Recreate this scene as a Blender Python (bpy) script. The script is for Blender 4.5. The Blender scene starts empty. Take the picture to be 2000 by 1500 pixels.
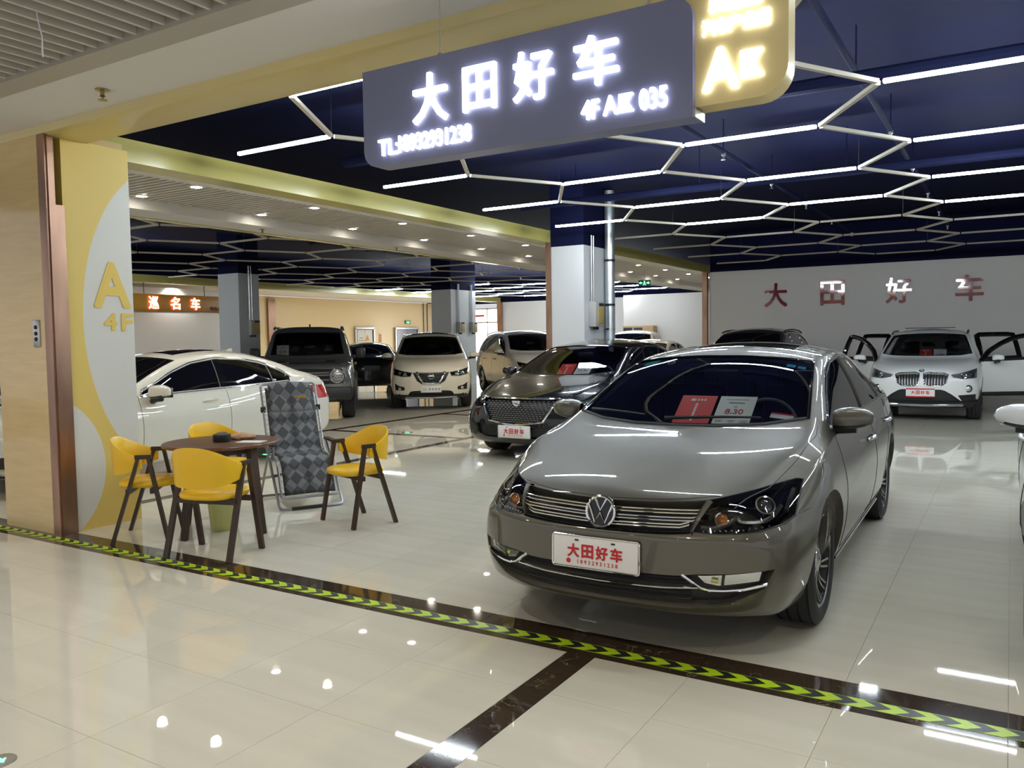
import bpy, bmesh, math, random
import numpy as np
from mathutils import Vector, Matrix
from mathutils.bvhtree import BVHTree

SC = bpy.context.scene
COL = SC.collection
PI = math.pi
# ------------------------------------------------------------------ camera, world, exposure
H_EYE = 1.52
F_PX = 1596.66
YAW, PITCH, ROLL = 0.54858, 0.055913, -0.014437
def cam_axes():
    cy, sy, cp, sp = math.cos(YAW), math.sin(YAW), math.cos(PITCH), math.sin(PITCH)
    f = Vector((-sy*cp, cy*cp, -sp)); r = Vector((cy, sy, 0)); u = r.cross(f)
    c, s = math.cos(ROLL), math.sin(ROLL)
    return r*c+u*s, -r*s+u*c, f
_r, _u, _f = cam_axes()
cd = bpy.data.cameras.new('camera'); cd.sensor_width = 36.0; cd.lens = 36.0*F_PX/2000.0
cd.clip_start = 0.05; cd.clip_end = 200
cam = bpy.data.objects.new('camera', cd); COL.objects.link(cam)
cam.matrix_world = Matrix(((_r.x, _u.x, -_f.x, 0), (_r.y, _u.y, -_f.y, 0), (_r.z, _u.z, -_f.z, H_EYE), (0, 0, 0, 1)))
SC.camera = cam
def topx(P):
    d = Vector(P)-Vector((0, 0, H_EYE)); c = (d.dot(_r), d.dot(_u), d.dot(_f))
    return (1000+F_PX*c[0]/c[2], 750-F_PX*c[1]/c[2], c[2]) if c[2] > .05 else (-9e3, -9e3, c[2])

world = bpy.data.worlds.new('world'); SC.world = world; world.use_nodes = True
bg = world.node_tree.nodes['Background']
bg.inputs[0].default_value = (0.93, 0.95, 1.0, 1); bg.inputs[1].default_value = 0.62
vs = SC.view_settings
vs.view_transform = 'Standard'; vs.look = 'None'; vs.gamma = 1.0; vs.use_curve_mapping = False
vs.exposure = 0.2
SC.cycles.use_denoising = True; SC.cycles.use_adaptive_sampling = True; SC.cycles.adaptive_threshold = .05
SC.cycles.max_bounces = 7; SC.cycles.diffuse_bounces = 4; SC.cycles.glossy_bounces = 4
SC.cycles.transparent_max_bounces = 10; SC.cycles.transmission_bounces = 4
SC.cycles.sample_clamp_indirect = 6.0
SC.cycles.caustics_reflective = False; SC.cycles.caustics_refractive = False
TUBE_E = 92.0      # strip lights in the honeycomb
DOWN_E = 55.0      # downlight lenses
DOWN_W = 30.0      # watts thrown by each downlight

# ------------------------------------------------------------------ materials
MATS = {}
def srgb(r, g, b):
    f = lambda c: (c/255/12.92) if c/255 <= .04045 else ((c/255+.055)/1.055)**2.4
    return (f(r), f(g), f(b))
def M(name, col=(.5, .5, .5), rough=.5, metal=0.0, coat=0.0, emis=0.0, spec=.5, ecol=None, bump=None, vary=None, coat_rough=.02):
    """procedural principled material; vary=(scale, amount, stretch) tints by noise, bump=(scale,strength)"""
    if name in MATS: return MATS[name]
    m = bpy.data.materials.new(name); m.use_nodes = True
    nt = m.node_tree; p = nt.nodes['Principled BSDF']
    p.inputs['Base Color'].default_value = (*col, 1); p.inputs['Roughness'].default_value = rough
    p.inputs['Metallic'].default_value = metal; p.inputs['Coat Weight'].default_value = coat
    p.inputs['Coat Roughness'].default_value = coat_rough
    p.inputs['Specular IOR Level'].default_value = spec
    if emis:
        p.inputs['Emission Color'].default_value = (*(ecol or col), 1); p.inputs['Emission Strength'].default_value = emis
    if vary:
        tc = nt.nodes.new('ShaderNodeTexCoord'); mp = nt.nodes.new('ShaderNodeMapping')
        mp.inputs['Scale'].default_value = vary[2] if len(vary) > 2 else (1, 1, 1)
        nz = nt.nodes.new('ShaderNodeTexNoise'); nz.inputs['Scale'].default_value = vary[0]; nz.inputs['Detail'].default_value = 5
        rp = nt.nodes.new('ShaderNodeValToRGB'); a = vary[1]
        rp.color_ramp.elements[0].position = .3; rp.color_ramp.elements[1].position = .7
        rp.color_ramp.elements[0].color = (*[c*(1-a) for c in col], 1); rp.color_ramp.elements[1].color = (*[min(1, c*(1+a)) for c in col], 1)
        nt.links.new(tc.outputs['Object'], mp.inputs[0]); nt.links.new(mp.outputs[0], nz.inputs['Vector'])
        nt.links.new(nz.outputs['Fac'], rp.inputs[0]); nt.links.new(rp.outputs[0], p.inputs['Base Color'])
    if bump:
        nz2 = nt.nodes.new('ShaderNodeTexNoise'); nz2.inputs['Scale'].default_value = bump[0]
        bp = nt.nodes.new('ShaderNodeBump'); bp.inputs['Strength'].default_value = bump[1]; bp.inputs['Distance'].default_value = .01
        nt.links.new(nz2.outputs['Fac'], bp.inputs['Height']); nt.links.new(bp.outputs[0], p.inputs['Normal'])
    MATS[name] = m; return m
def glass(name, tint, ior=1.5):
    if name in MATS: return MATS[name]
    m = bpy.data.materials.new(name); m.use_nodes = True; nt = m.node_tree
    out = nt.nodes['Material Output']; nt.nodes.remove(nt.nodes['Principled BSDF'])
    tr = nt.nodes.new('ShaderNodeBsdfTransparent'); tr.inputs[0].default_value = (*tint, 1)
    gl = nt.nodes.new('ShaderNodeBsdfGlossy'); gl.inputs['Roughness'].default_value = 0.0; gl.inputs[0].default_value = (1, 1, 1, 1)
    fr = nt.nodes.new('ShaderNodeFresnel'); fr.inputs[0].default_value = ior
    mx = nt.nodes.new('ShaderNodeMixShader')
    nt.links.new(fr.outputs[0], mx.inputs[0]); nt.links.new(tr.outputs[0], mx.inputs[1]); nt.links.new(gl.outputs[0], mx.inputs[2])
    nt.links.new(mx.outputs[0], out.inputs[0]); MATS[name] = m; return m

BLACK = M('black_plastic', (.012, .012, .013), .45)
BLACKG = M('gloss_black', (.006, .006, .007), .06)
DARKGLASS = M('privacy_glass', (.004, .004, .005), .02, spec=.6)
RUBBER = M('tyre_rubber', (.018, .018, .019), .7)
CHROME = M('chrome', (.78, .78, .78), .08, 1.0)
SATIN = M('satin_metal', (.55, .55, .55), .3, 1.0)
DARKMET = M('dark_metal', (.03, .03, .032), .4, .6)
WHITE = M('white_print', srgb(228, 226, 224), .5)
REDINK = M('red_ink', srgb(196, 32, 40), .5)
REDCARD = M('red_card', srgb(222, 58, 50), .5)
GREYINK = M('grey_ink', (.25, .25, .27), .6)
CABIN = M('cabin_trim', (.012, .012, .013), .75)
WSGLASS = glass('windshield_glass', (.80, .84, .83))
LENSGLASS = glass('lens_glass', (.93, .95, .96))

# ------------------------------------------------------------------ mesh helpers
class MB:
    def __init__(self): self.v = []; self.f = []; self.m = []
    def add(self, vs_, fs, m=0):
        o = len(self.v); self.v += [tuple(map(float, p)) for p in vs_]
        self.f += [tuple(i+o for i in f) for f in fs]; self.m += [m]*len(fs); return self
    def join(self, other, mat=None, m=None):
        o = len(self.v)
        for p in other.v: self.v.append(tuple(mat @ Vector(p)) if mat is not None else p)
        self.f += [tuple(i+o for i in f) for f in other.f]; self.m += (other.m if m is None else [m]*len(other.f)); return self
    def box(self, c, s, rot=None, m=0, bev=0.0):
        x, y, z = [k/2 for k in s]
        if bev > 0:
            b = min(bev, .49*min(s)); pts = []
            bm = bmesh.new(); bmesh.ops.create_cube(bm, size=1.0)
            for v in bm.verts: v.co = Vector((v.co.x*s[0], v.co.y*s[1], v.co.z*s[2]))
            bmesh.ops.bevel(bm, geom=list(bm.edges), offset=b, segments=2, affect='EDGES', profile=.5)
            bm.verts.index_update(); pts = [v.co.copy() for v in bm.verts]; fs = [[v.index for v in f.verts] for f in bm.faces]; bm.free()
        else:
            pts = [Vector((sx*x, sy*y, sz*z)) for sx in (-1, 1) for sy in (-1, 1) for sz in (-1, 1)]
            fs = [(0, 1, 3, 2), (4, 6, 7, 5), (0, 4, 5, 1), (2, 3, 7, 6), (0, 2, 6, 4), (1, 5, 7, 3)]
        if rot is not None: pts = [rot @ p for p in pts]
        return self.add([p+Vector(c) for p in pts], fs, m)
    def prism(self, poly, h0, h1, axis='z', m=0):
        """extrude a 2d polygon; axis z: (x,y)->h z ; y: (x,z)->h y ; x: (y,z)->h x"""
        n = len(poly)
        def P(p, h): return {'z': (p[0], p[1], h), 'y': (p[0], h, p[1]), 'x': (h, p[0], p[1])}[axis]
        vv = [P(p, h0) for p in poly]+[P(p, h1) for p in poly]
        fs = [tuple(range(n))[::-1], tuple(range(n, 2*n))]+[(i, (i+1) % n, n+(i+1) % n, n+i) for i in range(n)]
        return self.add(vv, fs, m)
    def tube(self, path, r, seg=8, closed=False, m=0, rfun=None, cap=True):
        P = [Vector(p) for p in path]; n = len(P); rings = []; prev = None
        for i in range(n):
            a = P[i-1] if (i or closed) else P[0]; b = P[(i+1) % n] if (i < n-1 or closed) else P[-1]
            t = (b-a)
            t = t.normalized() if t.length > 1e-9 else Vector((0, 0, 1))
            if prev is None:
                nrm = t.orthogonal().normalized()
            else:
                nrm = prev-t*prev.dot(t); nrm = nrm.normalized() if nrm.length > 1e-6 else t.orthogonal().normalized()
            prev = nrm; bn = t.cross(nrm); rr = rfun(i/(n-1)) if rfun else r
            rings.append([P[i]+(nrm*math.cos(2*PI*k/seg)+bn*math.sin(2*PI*k/seg))*rr for k in range(seg)])
        vv = [p for rg in rings for p in rg]; fs = []
        for i in range(n if closed else n-1):
            j = (i+1) % n
            for k in range(seg): fs.append((i*seg+k, i*seg+(k+1) % seg, j*seg+(k+1) % seg, j*seg+k))
        if not closed and cap: fs += [tuple(range(seg))[::-1], tuple((n-1)*seg+k for k in range(seg))]
        return self.add(vv, fs, m)
    def lathe(self, prof, seg=32, axis='z', c=(0, 0, 0), m=0, closed=False):
        """prof list of (r,h); rings about axis"""
        vv = []; n = len(prof); fs = []
        for r, h in prof:
            for k in range(seg):
                a = 2*PI*k/seg; x, y = r*math.cos(a), r*math.sin(a)
                p = {'z': (x, y, h), 'x': (h, x, y), 'y': (x, h, y)}[axis]
                vv.append((p[0]+c[0], p[1]+c[1], p[2]+c[2]))
        for i in range(n if closed else n-1):
            j = (i+1) % n
            for k in range(seg): fs.append((i*seg+k, i*seg+(k+1) % seg, j*seg+(k+1) % seg, j*seg+k))
        if not closed:
            if prof[0][0] > 1e-6: fs.append(tuple(range(seg))[::-1])
            if prof[-1][0] > 1e-6: fs.append(tuple((n-1)*seg+k for k in range(seg)))
        return self.add(vv, fs, m)
    def grid(self, G, m=0, flip=False):
        nu, nv = len(G), len(G[0]); vv = [p for row in G for p in row]; fs = []
        for i in range(nu-1):
            for j in range(nv-1):
                q = (i*nv+j, (i+1)*nv+j, (i+1)*nv+j+1, i*nv+j+1); fs.append(q[::-1] if flip else q)
        return self.add(vv, fs, m)

def mesh_from(name, mb, smooth=35, recalc=True):
    me = bpy.data.meshes.new(name); me.from_pydata(mb.v, [], mb.f)
    if any(mb.m): me.polygons.foreach_set('material_index', mb.m)
    if recalc:
        bm = bmesh.new(); bm.from_mesh(me)
        bmesh.ops.remove_doubles(bm, verts=bm.verts, dist=1e-6)
        bmesh.ops.recalc_face_normals(bm, faces=bm.faces); bm.to_mesh(me); bm.free()
    if smooth:
        me.polygons.foreach_set('use_smooth', [True]*len(me.polygons))
        if smooth < 180: me.set_sharp_from_angle(angle=math.radians(smooth))
    me.update(); return me
def obj(name, mb, mats, parent=None, smooth=35, loc=None, rot=None, recalc=True):
    me = mb if isinstance(mb, bpy.types.Mesh) else mesh_from(name, mb, smooth, recalc)
    o = bpy.data.objects.new(name, me); COL.objects.link(o)
    if not me.materials:
        for mm in (mats if isinstance(mats, (list, tuple)) else [mats]): me.materials.append(mm)
    if parent: o.parent = parent
    if loc is not None: o.location = loc
    if rot is not None: o.rotation_euler = rot
    return o
def tag(o, label=None, cat=None, group=None, kind=None):
    for k, v in (('label', label), ('category', cat), ('group', group), ('kind', kind)):
        if v: o[k] = v
    return o
def thing(name, label, cat, loc=(0, 0, 0), rz=0.0, group=None):
    o = bpy.data.objects.new(name, None); COL.objects.link(o); o.location = loc; o.rotation_euler = (0, 0, rz)
    o.empty_display_size = .1
    return tag(o, label, cat, group)
def struct(name, mb, mats, smooth=0):
    return tag(obj(name, mb, mats, None, smooth), kind='structure')
def copy_tree(o, parent=None):
    c = o.copy(); COL.objects.link(c); c.parent = parent
    for ch in list(o.children): copy_tree(ch, c)
    return c

_txt = {}
def text(body, size=1.0, ext=.005, bold=0.0, align='CENTER', spacing=1.0):
    """text as mesh in x-z plane, facing -y, baseline at z=0, x centred"""
    key = (body, size, ext, bold, align, spacing)
    if key in _txt: return _txt[key]
    c = bpy.data.curves.new('t', 'FONT'); c.body = body; c.extrude = ext/size; c.offset = bold; c.align_x = align; c.space_character = spacing
    c.resolution_u = 3
    o = bpy.data.objects.new('t', c); COL.objects.link(o)
    d = bpy.context.evaluated_depsgraph_get(); me = bpy.data.meshes.new_from_object(o.evaluated_get(d))
    mb = MB(); mb.add([(v.co.x*size, -v.co.z*size, v.co.y*size) for v in me.vertices], [tuple(p.vertices) for p in me.polygons])
    bpy.data.objects.remove(o); bpy.data.curves.remove(c); bpy.data.meshes.remove(me)
    _txt[key] = mb; return mb
def fit_text(body, x0, x1, z0, z1, y, ext=.004, bold=.015):
    """text scaled to fill a rectangle in the x-z plane, facing -y"""
    t0 = text(body, 1.0, .01, 0.0); t = MB()
    for k in range(9 if bold else 1):     # heavier weight: the glyph repeated a hair to each side
        dx, dz = (0, 0) if k == 0 else (bold*math.cos(k*PI/4), bold*math.sin(k*PI/4))
        t.add([(p[0]+dx, p[1], p[2]+dz) for p in t0.v], t0.f)
    xs = [p[0] for p in t.v]; zs = [p[2] for p in t.v]
    nv = len(t0.v); ax, bx, az, bz = min(xs), max(xs), min(zs), max(zs); r = MB()
    r.v = [(x0+(p[0]-ax)/(bx-ax)*(x1-x0), y+(ext if p[1] > 0 else -ext)*.5-(i//nv)*.0003, z0+(p[2]-az)/(bz-az)*(z1-z0)) for i, p in enumerate(t.v)]
    r.f = list(t.f); r.m = [0]*len(r.f); return r
def RZ(a): return Matrix.Rotation(a, 4, 'Z')
def T(x, y, z): return Matrix.Translation((x, y, z))
# ------------------------------------------------------------------ setting materials
TILE = M('beige_tile', srgb(212, 206, 189), .018, spec=.62, vary=(1.6, .045, (.6, 5, 1)))
GROUT = M('grout', srgb(142, 134, 118), .7)
def marble_mat():
    m = M('brown_marble', srgb(62, 50, 38), .06, spec=.55)
    nt = m.node_tree; p = nt.nodes['Principled BSDF']
    tc = nt.nodes.new('ShaderNodeTexCoord'); nz = nt.nodes.new('ShaderNodeTexNoise'); nz.inputs['Scale'].default_value = 7; nz.inputs['Detail'].default_value = 8
    vo = nt.nodes.new('ShaderNodeTexVoronoi'); vo.feature = 'DISTANCE_TO_EDGE'; vo.inputs['Scale'].default_value = 9
    mixv = nt.nodes.new('ShaderNodeVectorMath'); mixv.operation = 'MULTIPLY_ADD'; mixv.inputs[1].default_value = (.35, .35, .35)
    rp = nt.nodes.new('ShaderNodeValToRGB'); e = rp.color_ramp.elements
    e[0].position = 0; e[0].color = (*srgb(150, 132, 108), 1); e[1].position = .035; e[1].color = (*srgb(58, 46, 34), 1)
    rp2 = nt.nodes.new('ShaderNodeValToRGB'); rp2.color_ramp.elements[0].position = .52; rp2.color_ramp.elements[1].position = .68
    mx = nt.nodes.new('ShaderNodeMix'); mx.data_type = 'RGBA'; mx.inputs[6].default_value = (*srgb(62, 50, 38), 1)
    L = nt.links.new
    L(tc.outputs['Object'], nz.inputs['Vector']); L(nz.outputs['Color'], mixv.inputs[0]); L(tc.outputs['Object'], mixv.inputs[2])
    L(mixv.outputs[0], vo.inputs['Vector']); L(vo.outputs['Distance'], rp.inputs[0]); L(nz.outputs['Fac'], rp2.inputs[0])
    L(rp2.outputs[0], mx.inputs[0]); L(rp.outputs[0], mx.inputs[7]); L(mx.outputs[2], p.inputs['Base Color'])
    return m
MARBLE = marble_mat()
PLASTER = M('white_plaster', srgb(222, 220, 216), .75, bump=(60, .03))
SHOPWALL = M('shop_wall_paint', srgb(206, 201, 197), .7, bump=(50, .03))
COLWHITE = M('column_paint', srgb(212, 213, 215), .6)
NAVY = M('navy_ceiling_paint', (.0066, .0084, .034), .8, spec=.08)
NAVY2 = M('navy_duct_paint', (.0075, .0095, .034), .8, spec=.08)
YELLOWP = M('yellow_beam_panel', srgb(208, 190, 126), .22, spec=.5)
BULK = M('olive_bulkhead_panel', srgb(190, 180, 104), .25, spec=.5)
YELLOWW = M('yellow_wall_paint', srgb(226, 196, 96), .55)
COPPER = M('rose_copper', srgb(170, 136, 116), .34, 1.0, vary=(2.2, .25, (3, 3, .6)))
BEIGE_STONE = M('beige_stone', srgb(218, 192, 142), .1, spec=.5, vary=(2.5, .06, (1, 1, 9)))
BEIGEWALL = M('far_beige_panel', srgb(232, 208, 162), .3)
SLATM = M('slat_paint', srgb(206, 200, 190), .4)
ALU = M('lattice_aluminium', srgb(222, 214, 198), .5)
TUBEM = M('strip_light', (1, 1, 1), .4, emis=TUBE_E, ecol=(.85, .95, 1.0))
LENSM = M('downlight_lens', (1, 1, 1), .4, emis=DOWN_E, ecol=(1, .93, .80))

# ------------------------------------------------------------------ floor: slab, tiles, marble strips
P0, TS = 0.0137, 0.608
floor = struct('floor', MB().box((-10, 15.5, -.056), (34, 41, .1)), GROUT)
def cuts(lo, hi, joints, bands):
    """intervals between joints within lo..hi, with bands cut out"""
    pts = sorted(set([round(lo, 4), round(hi, 4)]+[round(j, 4) for j in joints if lo < j < hi]+[round(b, 4) for bb in bands for b in bb if lo < b < hi]))
    return [(a, b) for a, b in zip(pts, pts[1:]) if b-a > .02 and not any(a >= q0-1e-4 and b <= q1+1e-4 for q0, q1 in bands)]
TAPE0, TAPE1, MB0, MB1 = 3.495, 3.580, 3.44, 3.735
xj = [P0+TS*k for k in range(-45, 12)]
yj_c = [2.38-TS*k for k in range(-1, 12)]; yj_s = [4.343-TS+TS*k for k in range(0, 50)]
bandA, bandB, strip = (-9.985, -9.835), (-7.175, -7.025), (-1.812, -1.664)
tiles = []
for x0, x1 in cuts(-14, 4, xj, [strip]):
    for y0, y1 in cuts(-2, MB0, yj_c, []): tiles.append((x0, x1, y0, y1))
crossY = [(10.15, 10.30), (13.35, 13.50), (16.55, 16.70)]
for x0, x1 in cuts(-25, 6, xj, [bandA, bandB]):
    inc = bandA[1]-.01 <= x0 and x1 <= bandB[0]+.01
    for y0, y1 in cuts(MB1, 34, yj_s, crossY if inc else []): tiles.append((x0, x1, y0, y1))
def px_area(t):
    c = topx(((t[0]+t[1])/2, (t[2]+t[3])/2, 0))
    if c[2] < .6 or not (-120 < c[0] < 2120 and 560 < c[1] < 1640): return 0
    return (t[1]-t[0])*(t[3]-t[2])/c[2]**3
tiles.sort(key=px_area, reverse=True)
_tm = {}
for t in tiles[:300]:
    w, d = round(t[1]-t[0]-.0016, 4), round(t[3]-t[2]-.0016, 4)
    if (w, d) not in _tm: _tm[(w, d)] = mesh_from('floor_tile', MB().box((0, 0, -.006), (w, d, .012)), 0)
    obj('floor_tile', _tm[(w, d)], TILE, floor, loc=((t[0]+t[1])/2, (t[2]+t[3])/2, 0))
far = MB()
for t in tiles[300:]: far.box(((t[0]+t[1])/2, (t[2]+t[3])/2, -.006), (t[1]-t[0]-.0022, t[3]-t[2]-.0022, .012))
tag(obj('floor_tiles_beyond', far, TILE, floor, 0), kind='stuff')
def marble(x0, x1, y0, y1, n, along):
    for k in range(n):
        if along == 'x': a, b, c_, d = x0+(x1-x0)*k/n, x0+(x1-x0)*(k+1)/n, y0, y1
        else: a, b, c_, d = x0, x1, y0+(y1-y0)*k/n, y0+(y1-y0)*(k+1)/n
        obj('marble_piece', MB().box(((a+b)/2, (c_+d)/2, -.006), (b-a-.0025, d-c_-.0025, .012)), MARBLE, floor, 0)
marble(P0-TS*23, P0+TS*4, MB0, MB1, 27, 'x')
marble(*strip, MB0-TS*7, MB0, 7, 'y')
marble(*bandB, MB1, 21.5, 20, 'y'); marble(*bandA, MB1, 30, 30, 'y')
for a, b in crossY: marble(bandA[1], bandB[0], a, b, 4, 'x')
# hazard tape: printed vinyl
tape = thing('hazard_tape', 'yellow-green floor tape with black chevrons along the brown marble threshold', 'tape', (-5, (TAPE0+TAPE1)/2, .0006))
TAPEY = M('tape_yellow', srgb(182, 214, 34), .35); TAPEK = M('tape_black', (.02, .02, .022), .35)
obj('tape_strip', MB().box((0, 0, .0004), (16, TAPE1-TAPE0, .0008)), TAPEY, tape, 0)
hw = (TAPE1-TAPE0)/2*.93
chev = mesh_from('chevron', MB().prism([(-.05, hw), (.008, hw), (.062, 0), (.008, -hw), (-.05, -hw), (.004, 0)], .0008, .0011), 0)
for k in range(150):
    x = -7.6+.125*k
    if x > 4.4: break
    obj('chevron', chev, TAPEK, tape, loc=(x+4.0-.6, 0, 0))

# ------------------------------------------------------------------ walls and pillars
struct('wall_back', MB().box((.6, 21.6, 1.6), (15.0, .2, 3.2)), SHOPWALL)
struct('wall_light_block', MB().box((8.1, 12.6, 2.1), (.2, 18, 4.2)), SHOPWALL)  # unseen wall, added to keep world light out from the right
struct('wall_side', MB().box((-6.85, 26.3, 1.6), (.2, 9.4, 3.2)), SHOPWALL)
struct('wall_far', MB().box((-10.2, 31.1, 1.6), (6.7, .2, 3.2)).box((-17, 32.5, 1.6), (7.0, .2, 3.2)).box((-13.55, 31.8, 1.6), (.1, 1.4, 3.2)), SHOPWALL)
struct('wall_upper', MB().box((-8.5, 33.3, 3.75), (33.5, .2, 1.1)).box((.6, 21.62, 3.72), (15, .2, 1.04)), NAVY)
struct('wall_left', MB().box((-24.9, 19, 1.65), (.2, 32, 3.3)), BEIGEWALL)
struct('wall_showroom', MB().box((-22.1, 13.2, 1.6), (.2, 10.6, 3.2)), COLWHITE)
struct('wall_outer', MB().box((-25.1, 19, 3.8), (.1, 32, .9)), NAVY)
# entrance pillar: beige stone face, copper corner, painted wall behind
struct('wall_pillar', MB().box((-6.90, 3.98, 1.615), (.72, .72, 3.23)), BEIGE_STONE)
def mural():
    m = M('entrance_mural', srgb(226, 196, 96), .5); nt = m.node_tree; p = nt.nodes['Principled BSDF']; L = nt.links.new
    g = nt.nodes.new('ShaderNodeNewGeometry'); s = nt.nodes.new('ShaderNodeSeparateXYZ'); L(g.outputs['Position'], s.inputs[0])
    def circ(cy, cz, ry, rz):
        n1 = nt.nodes.new('ShaderNodeMath'); n1.operation = 'MULTIPLY_ADD'; n1.inputs[1].default_value = 1/ry; n1.inputs[2].default_value = -cy/ry; L(s.outputs[1], n1.inputs[0])
        n2 = nt.nodes.new('ShaderNodeMath'); n2.operation = 'MULTIPLY_ADD'; n2.inputs[1].default_value = 1/rz; n2.inputs[2].default_value = -cz/rz; L(s.outputs[2], n2.inputs[0])
        a = nt.nodes.new('ShaderNodeMath'); a.operation = 'POWER'; a.inputs[1].default_value = 2; L(n1.outputs[0], a.inputs[0])
        b = nt.nodes.new('ShaderNodeMath'); b.operation = 'MULTIPLY_ADD'; L(n2.outputs[0], b.inputs[0]); L(n2.outputs[0], b.inputs[1]); L(a.outputs[0], b.inputs[2])
        c = nt.nodes.new('ShaderNodeMath'); c.operation = 'LESS_THAN'; c.inputs[1].default_value = 1; L(b.outputs[0], c.inputs[0]); return c
    # the big disc is an ellipse cut by the wall's end, the small one a disc rising from the floor
    c1 = circ(4.75, 1.72, .87, 1.36); c2 = circ(3.50, .5146, .52, .60)
    mx = nt.nodes.new('ShaderNodeMath'); mx.operation = 'MAXIMUM'; L(c1.outputs[0], mx.inputs[0]); L(c2.outputs[0], mx.inputs[1])
    mc = nt.nodes.new('ShaderNodeMix'); mc.data_type = 'RGBA'; mc.inputs[6].default_value = (*srgb(222, 194, 104), 1); mc.inputs[7].default_value = (*srgb(214, 213, 205), 1)
    L(mx.outputs[0], mc.inputs[0]); L(mc.outputs[2], p.inputs['Base Color']); return m
entr = struct('wall_entrance', MB().box((-6.50, 4.04, 1.578), (.10, .58, 3.155)), mural())
obj('wall_letter', MB().join(fit_text('A', -.168, .168, 1.82, 2.206, 0, bold=.03), T(-6.448, 4.14, 0) @ RZ(PI/2)), YELLOWW, entr, 0)
obj('wall_letter', MB().join(fit_text('4', -.06, .06, 1.63, 1.779, 0, bold=.03), T(-6.448, 4.113, 0) @ RZ(PI/2)), YELLOWW, entr, 0)
obj('wall_letter', MB().join(fit_text('F', -.055, .055, 1.63, 1.779, 0, bold=.03), T(-6.448, 4.265, 0) @ RZ(PI/2)), YELLOWW, entr, 0)
struct('trim_1', MB().box((-6.49, 3.63, 1.61), (.10, .03, 3.22)).box((-6.44, 3.69, 1.31), (.03, .12, 2.62)).box((-6.44, 3.655, 2.92), (.03, .05, .60)), COPPER)
bt = thing('lift_call_panel', 'steel call button plate on the beige stone pillar', 'call panel', (-6.66, 3.615, 1.612))
obj('plate', MB().box((0, 0, 0), (.095, .012, .215), bev=.004), SATIN, bt)
for z in (.05, 0.0, -.045): obj('button', MB().lathe([(.016, 0), (.016, -.006), (.013, -.009), (0, -.009)], 16, 'y', (0, -.006, z)), DARKMET, bt)
# columns
def column(x0, x1, y0, y1):
    struct('wall_column', MB().box(((x0+x1)/2, (y0+y1)/2, 1.56), (x1-x0, y1-y0, 3.12)), COLWHITE)
    struct('wall_column_top', MB().box(((x0+x1)/2, (y0+y1)/2, 3.66), (x1-x0, y1-y0, 1.08)), NAVY)
column(-7.00, -6.349, 12.83, 13.95); column(-16.0, -15.3, 12.95, 13.55); column(-16.2, -15.42, 21.53, 22.95)
struct('trim_2', MB().box((-7.045, 12.88, 1.6), (.11, .13, 3.2)), COPPER)
struct('trim_3', MB().box((-7.02, 21.48, 1.6), (.13, .14, 3.2)), COPPER)
struct('trim_4', MB().box((-24.75, 22.5, 1.6), (.1, .36, 3.2)), COPPER)
struct('trim_5', MB().box((-20.35, 32.3, 1.6), (.25, .1, 3.2)), COPPER)

# ------------------------------------------------------------------ ceilings and bulkheads
struct('ceiling', MB().box((-8.6, 18.5, 4.25), (33.6, 30.4, .1)), NAVY)
c1 = struct('ceiling_concourse', MB().box((-3, 3.35, 3.27), (22, .56, .1)), PLASTER)
tag(obj('edge_frame', MB().box((-3, 2.985, 3.28), (22, .17, .12)), M('frame_paint', srgb(176, 170, 160), .5), c1, 0))
struct('ceiling_void', MB().box((-3, -1.2, 3.75), (22, 8.6, .05)), M('void_dark', (.03, .03, .035), .9))
slat_c1 = mesh_from('slat', MB().box((0, 0, 0), (.022, 6.2, .085)), 0)
for k in range(84): obj('slat', slat_c1, SLATM, c1, loc=(-8.2+.125*k, -.2, 3.285))
struct('trim_beam', MB().prism([(3.60, 3.225), (3.615, 3.165), (3.65, 3.15), (3.97, 3.15), (3.97, 3.46), (3.63, 3.46), (3.63, 3.225)], -14, 8, 'x'), YELLOWP, 40)
struct('wall_over_beam', MB().box((-3, 3.83, 3.85), (22, .3, .8)), NAVY)
def bulkhead(n, x, s, y0, y1, w1=.30, w2=.50):
    struct('trim_%d' % n, MB().prism([(x, 3.41), (x, 3.20), (x-s*w1, 3.20), (x-s*w1, 3.41)], 0, 1, 'x') if 0 else
           MB().box((x-s*w1/2, (y0+y1)/2, 3.305), (w1, y1-y0, .21)), BULK)
    struct('trim_%d' % (n+1), MB().box((x-s*(w1+w2)/2, (y0+y1)/2, 3.31), (w2-w1, y1-y0, .20)), PLASTER)
bulkhead(11, -7.0, 1, 3.97, 21.9)
bulkhead(13, -10.1, -1, 3.97, 31, .14, .70)
bulkhead(15, -20.3, 1, 5, 32.3, .25, .55)
# corridor ceiling of cross slats
c2 = struct('ceiling_corridor', MB().box((-8.45, 17.5, 3.45), (2.1, 27.2, .05)), M('void_grey', (.10, .095, .09), .8))
slat_c2 = mesh_from('slat', MB().box((0, 0, 0), (1.98, .055, .05)), 0)
for k in range(200):
    y = 4.05+.10*k
    if y > 21: break
    obj('slat', slat_c2, SLATM, c2, loc=(-8.45, y, 3.365))
rest = MB()
for k in range(100): rest.box((-8.45, 21.05+.1*k, 3.365), (1.98, .055, .05))
tag(obj('slat_rows_beyond', rest, SLATM, c2, 0), kind='stuff')
struct('ceiling_lobby', MB().box((-22.8, 19, 3.36), (4.0, 28, .06)), PLASTER)
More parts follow.
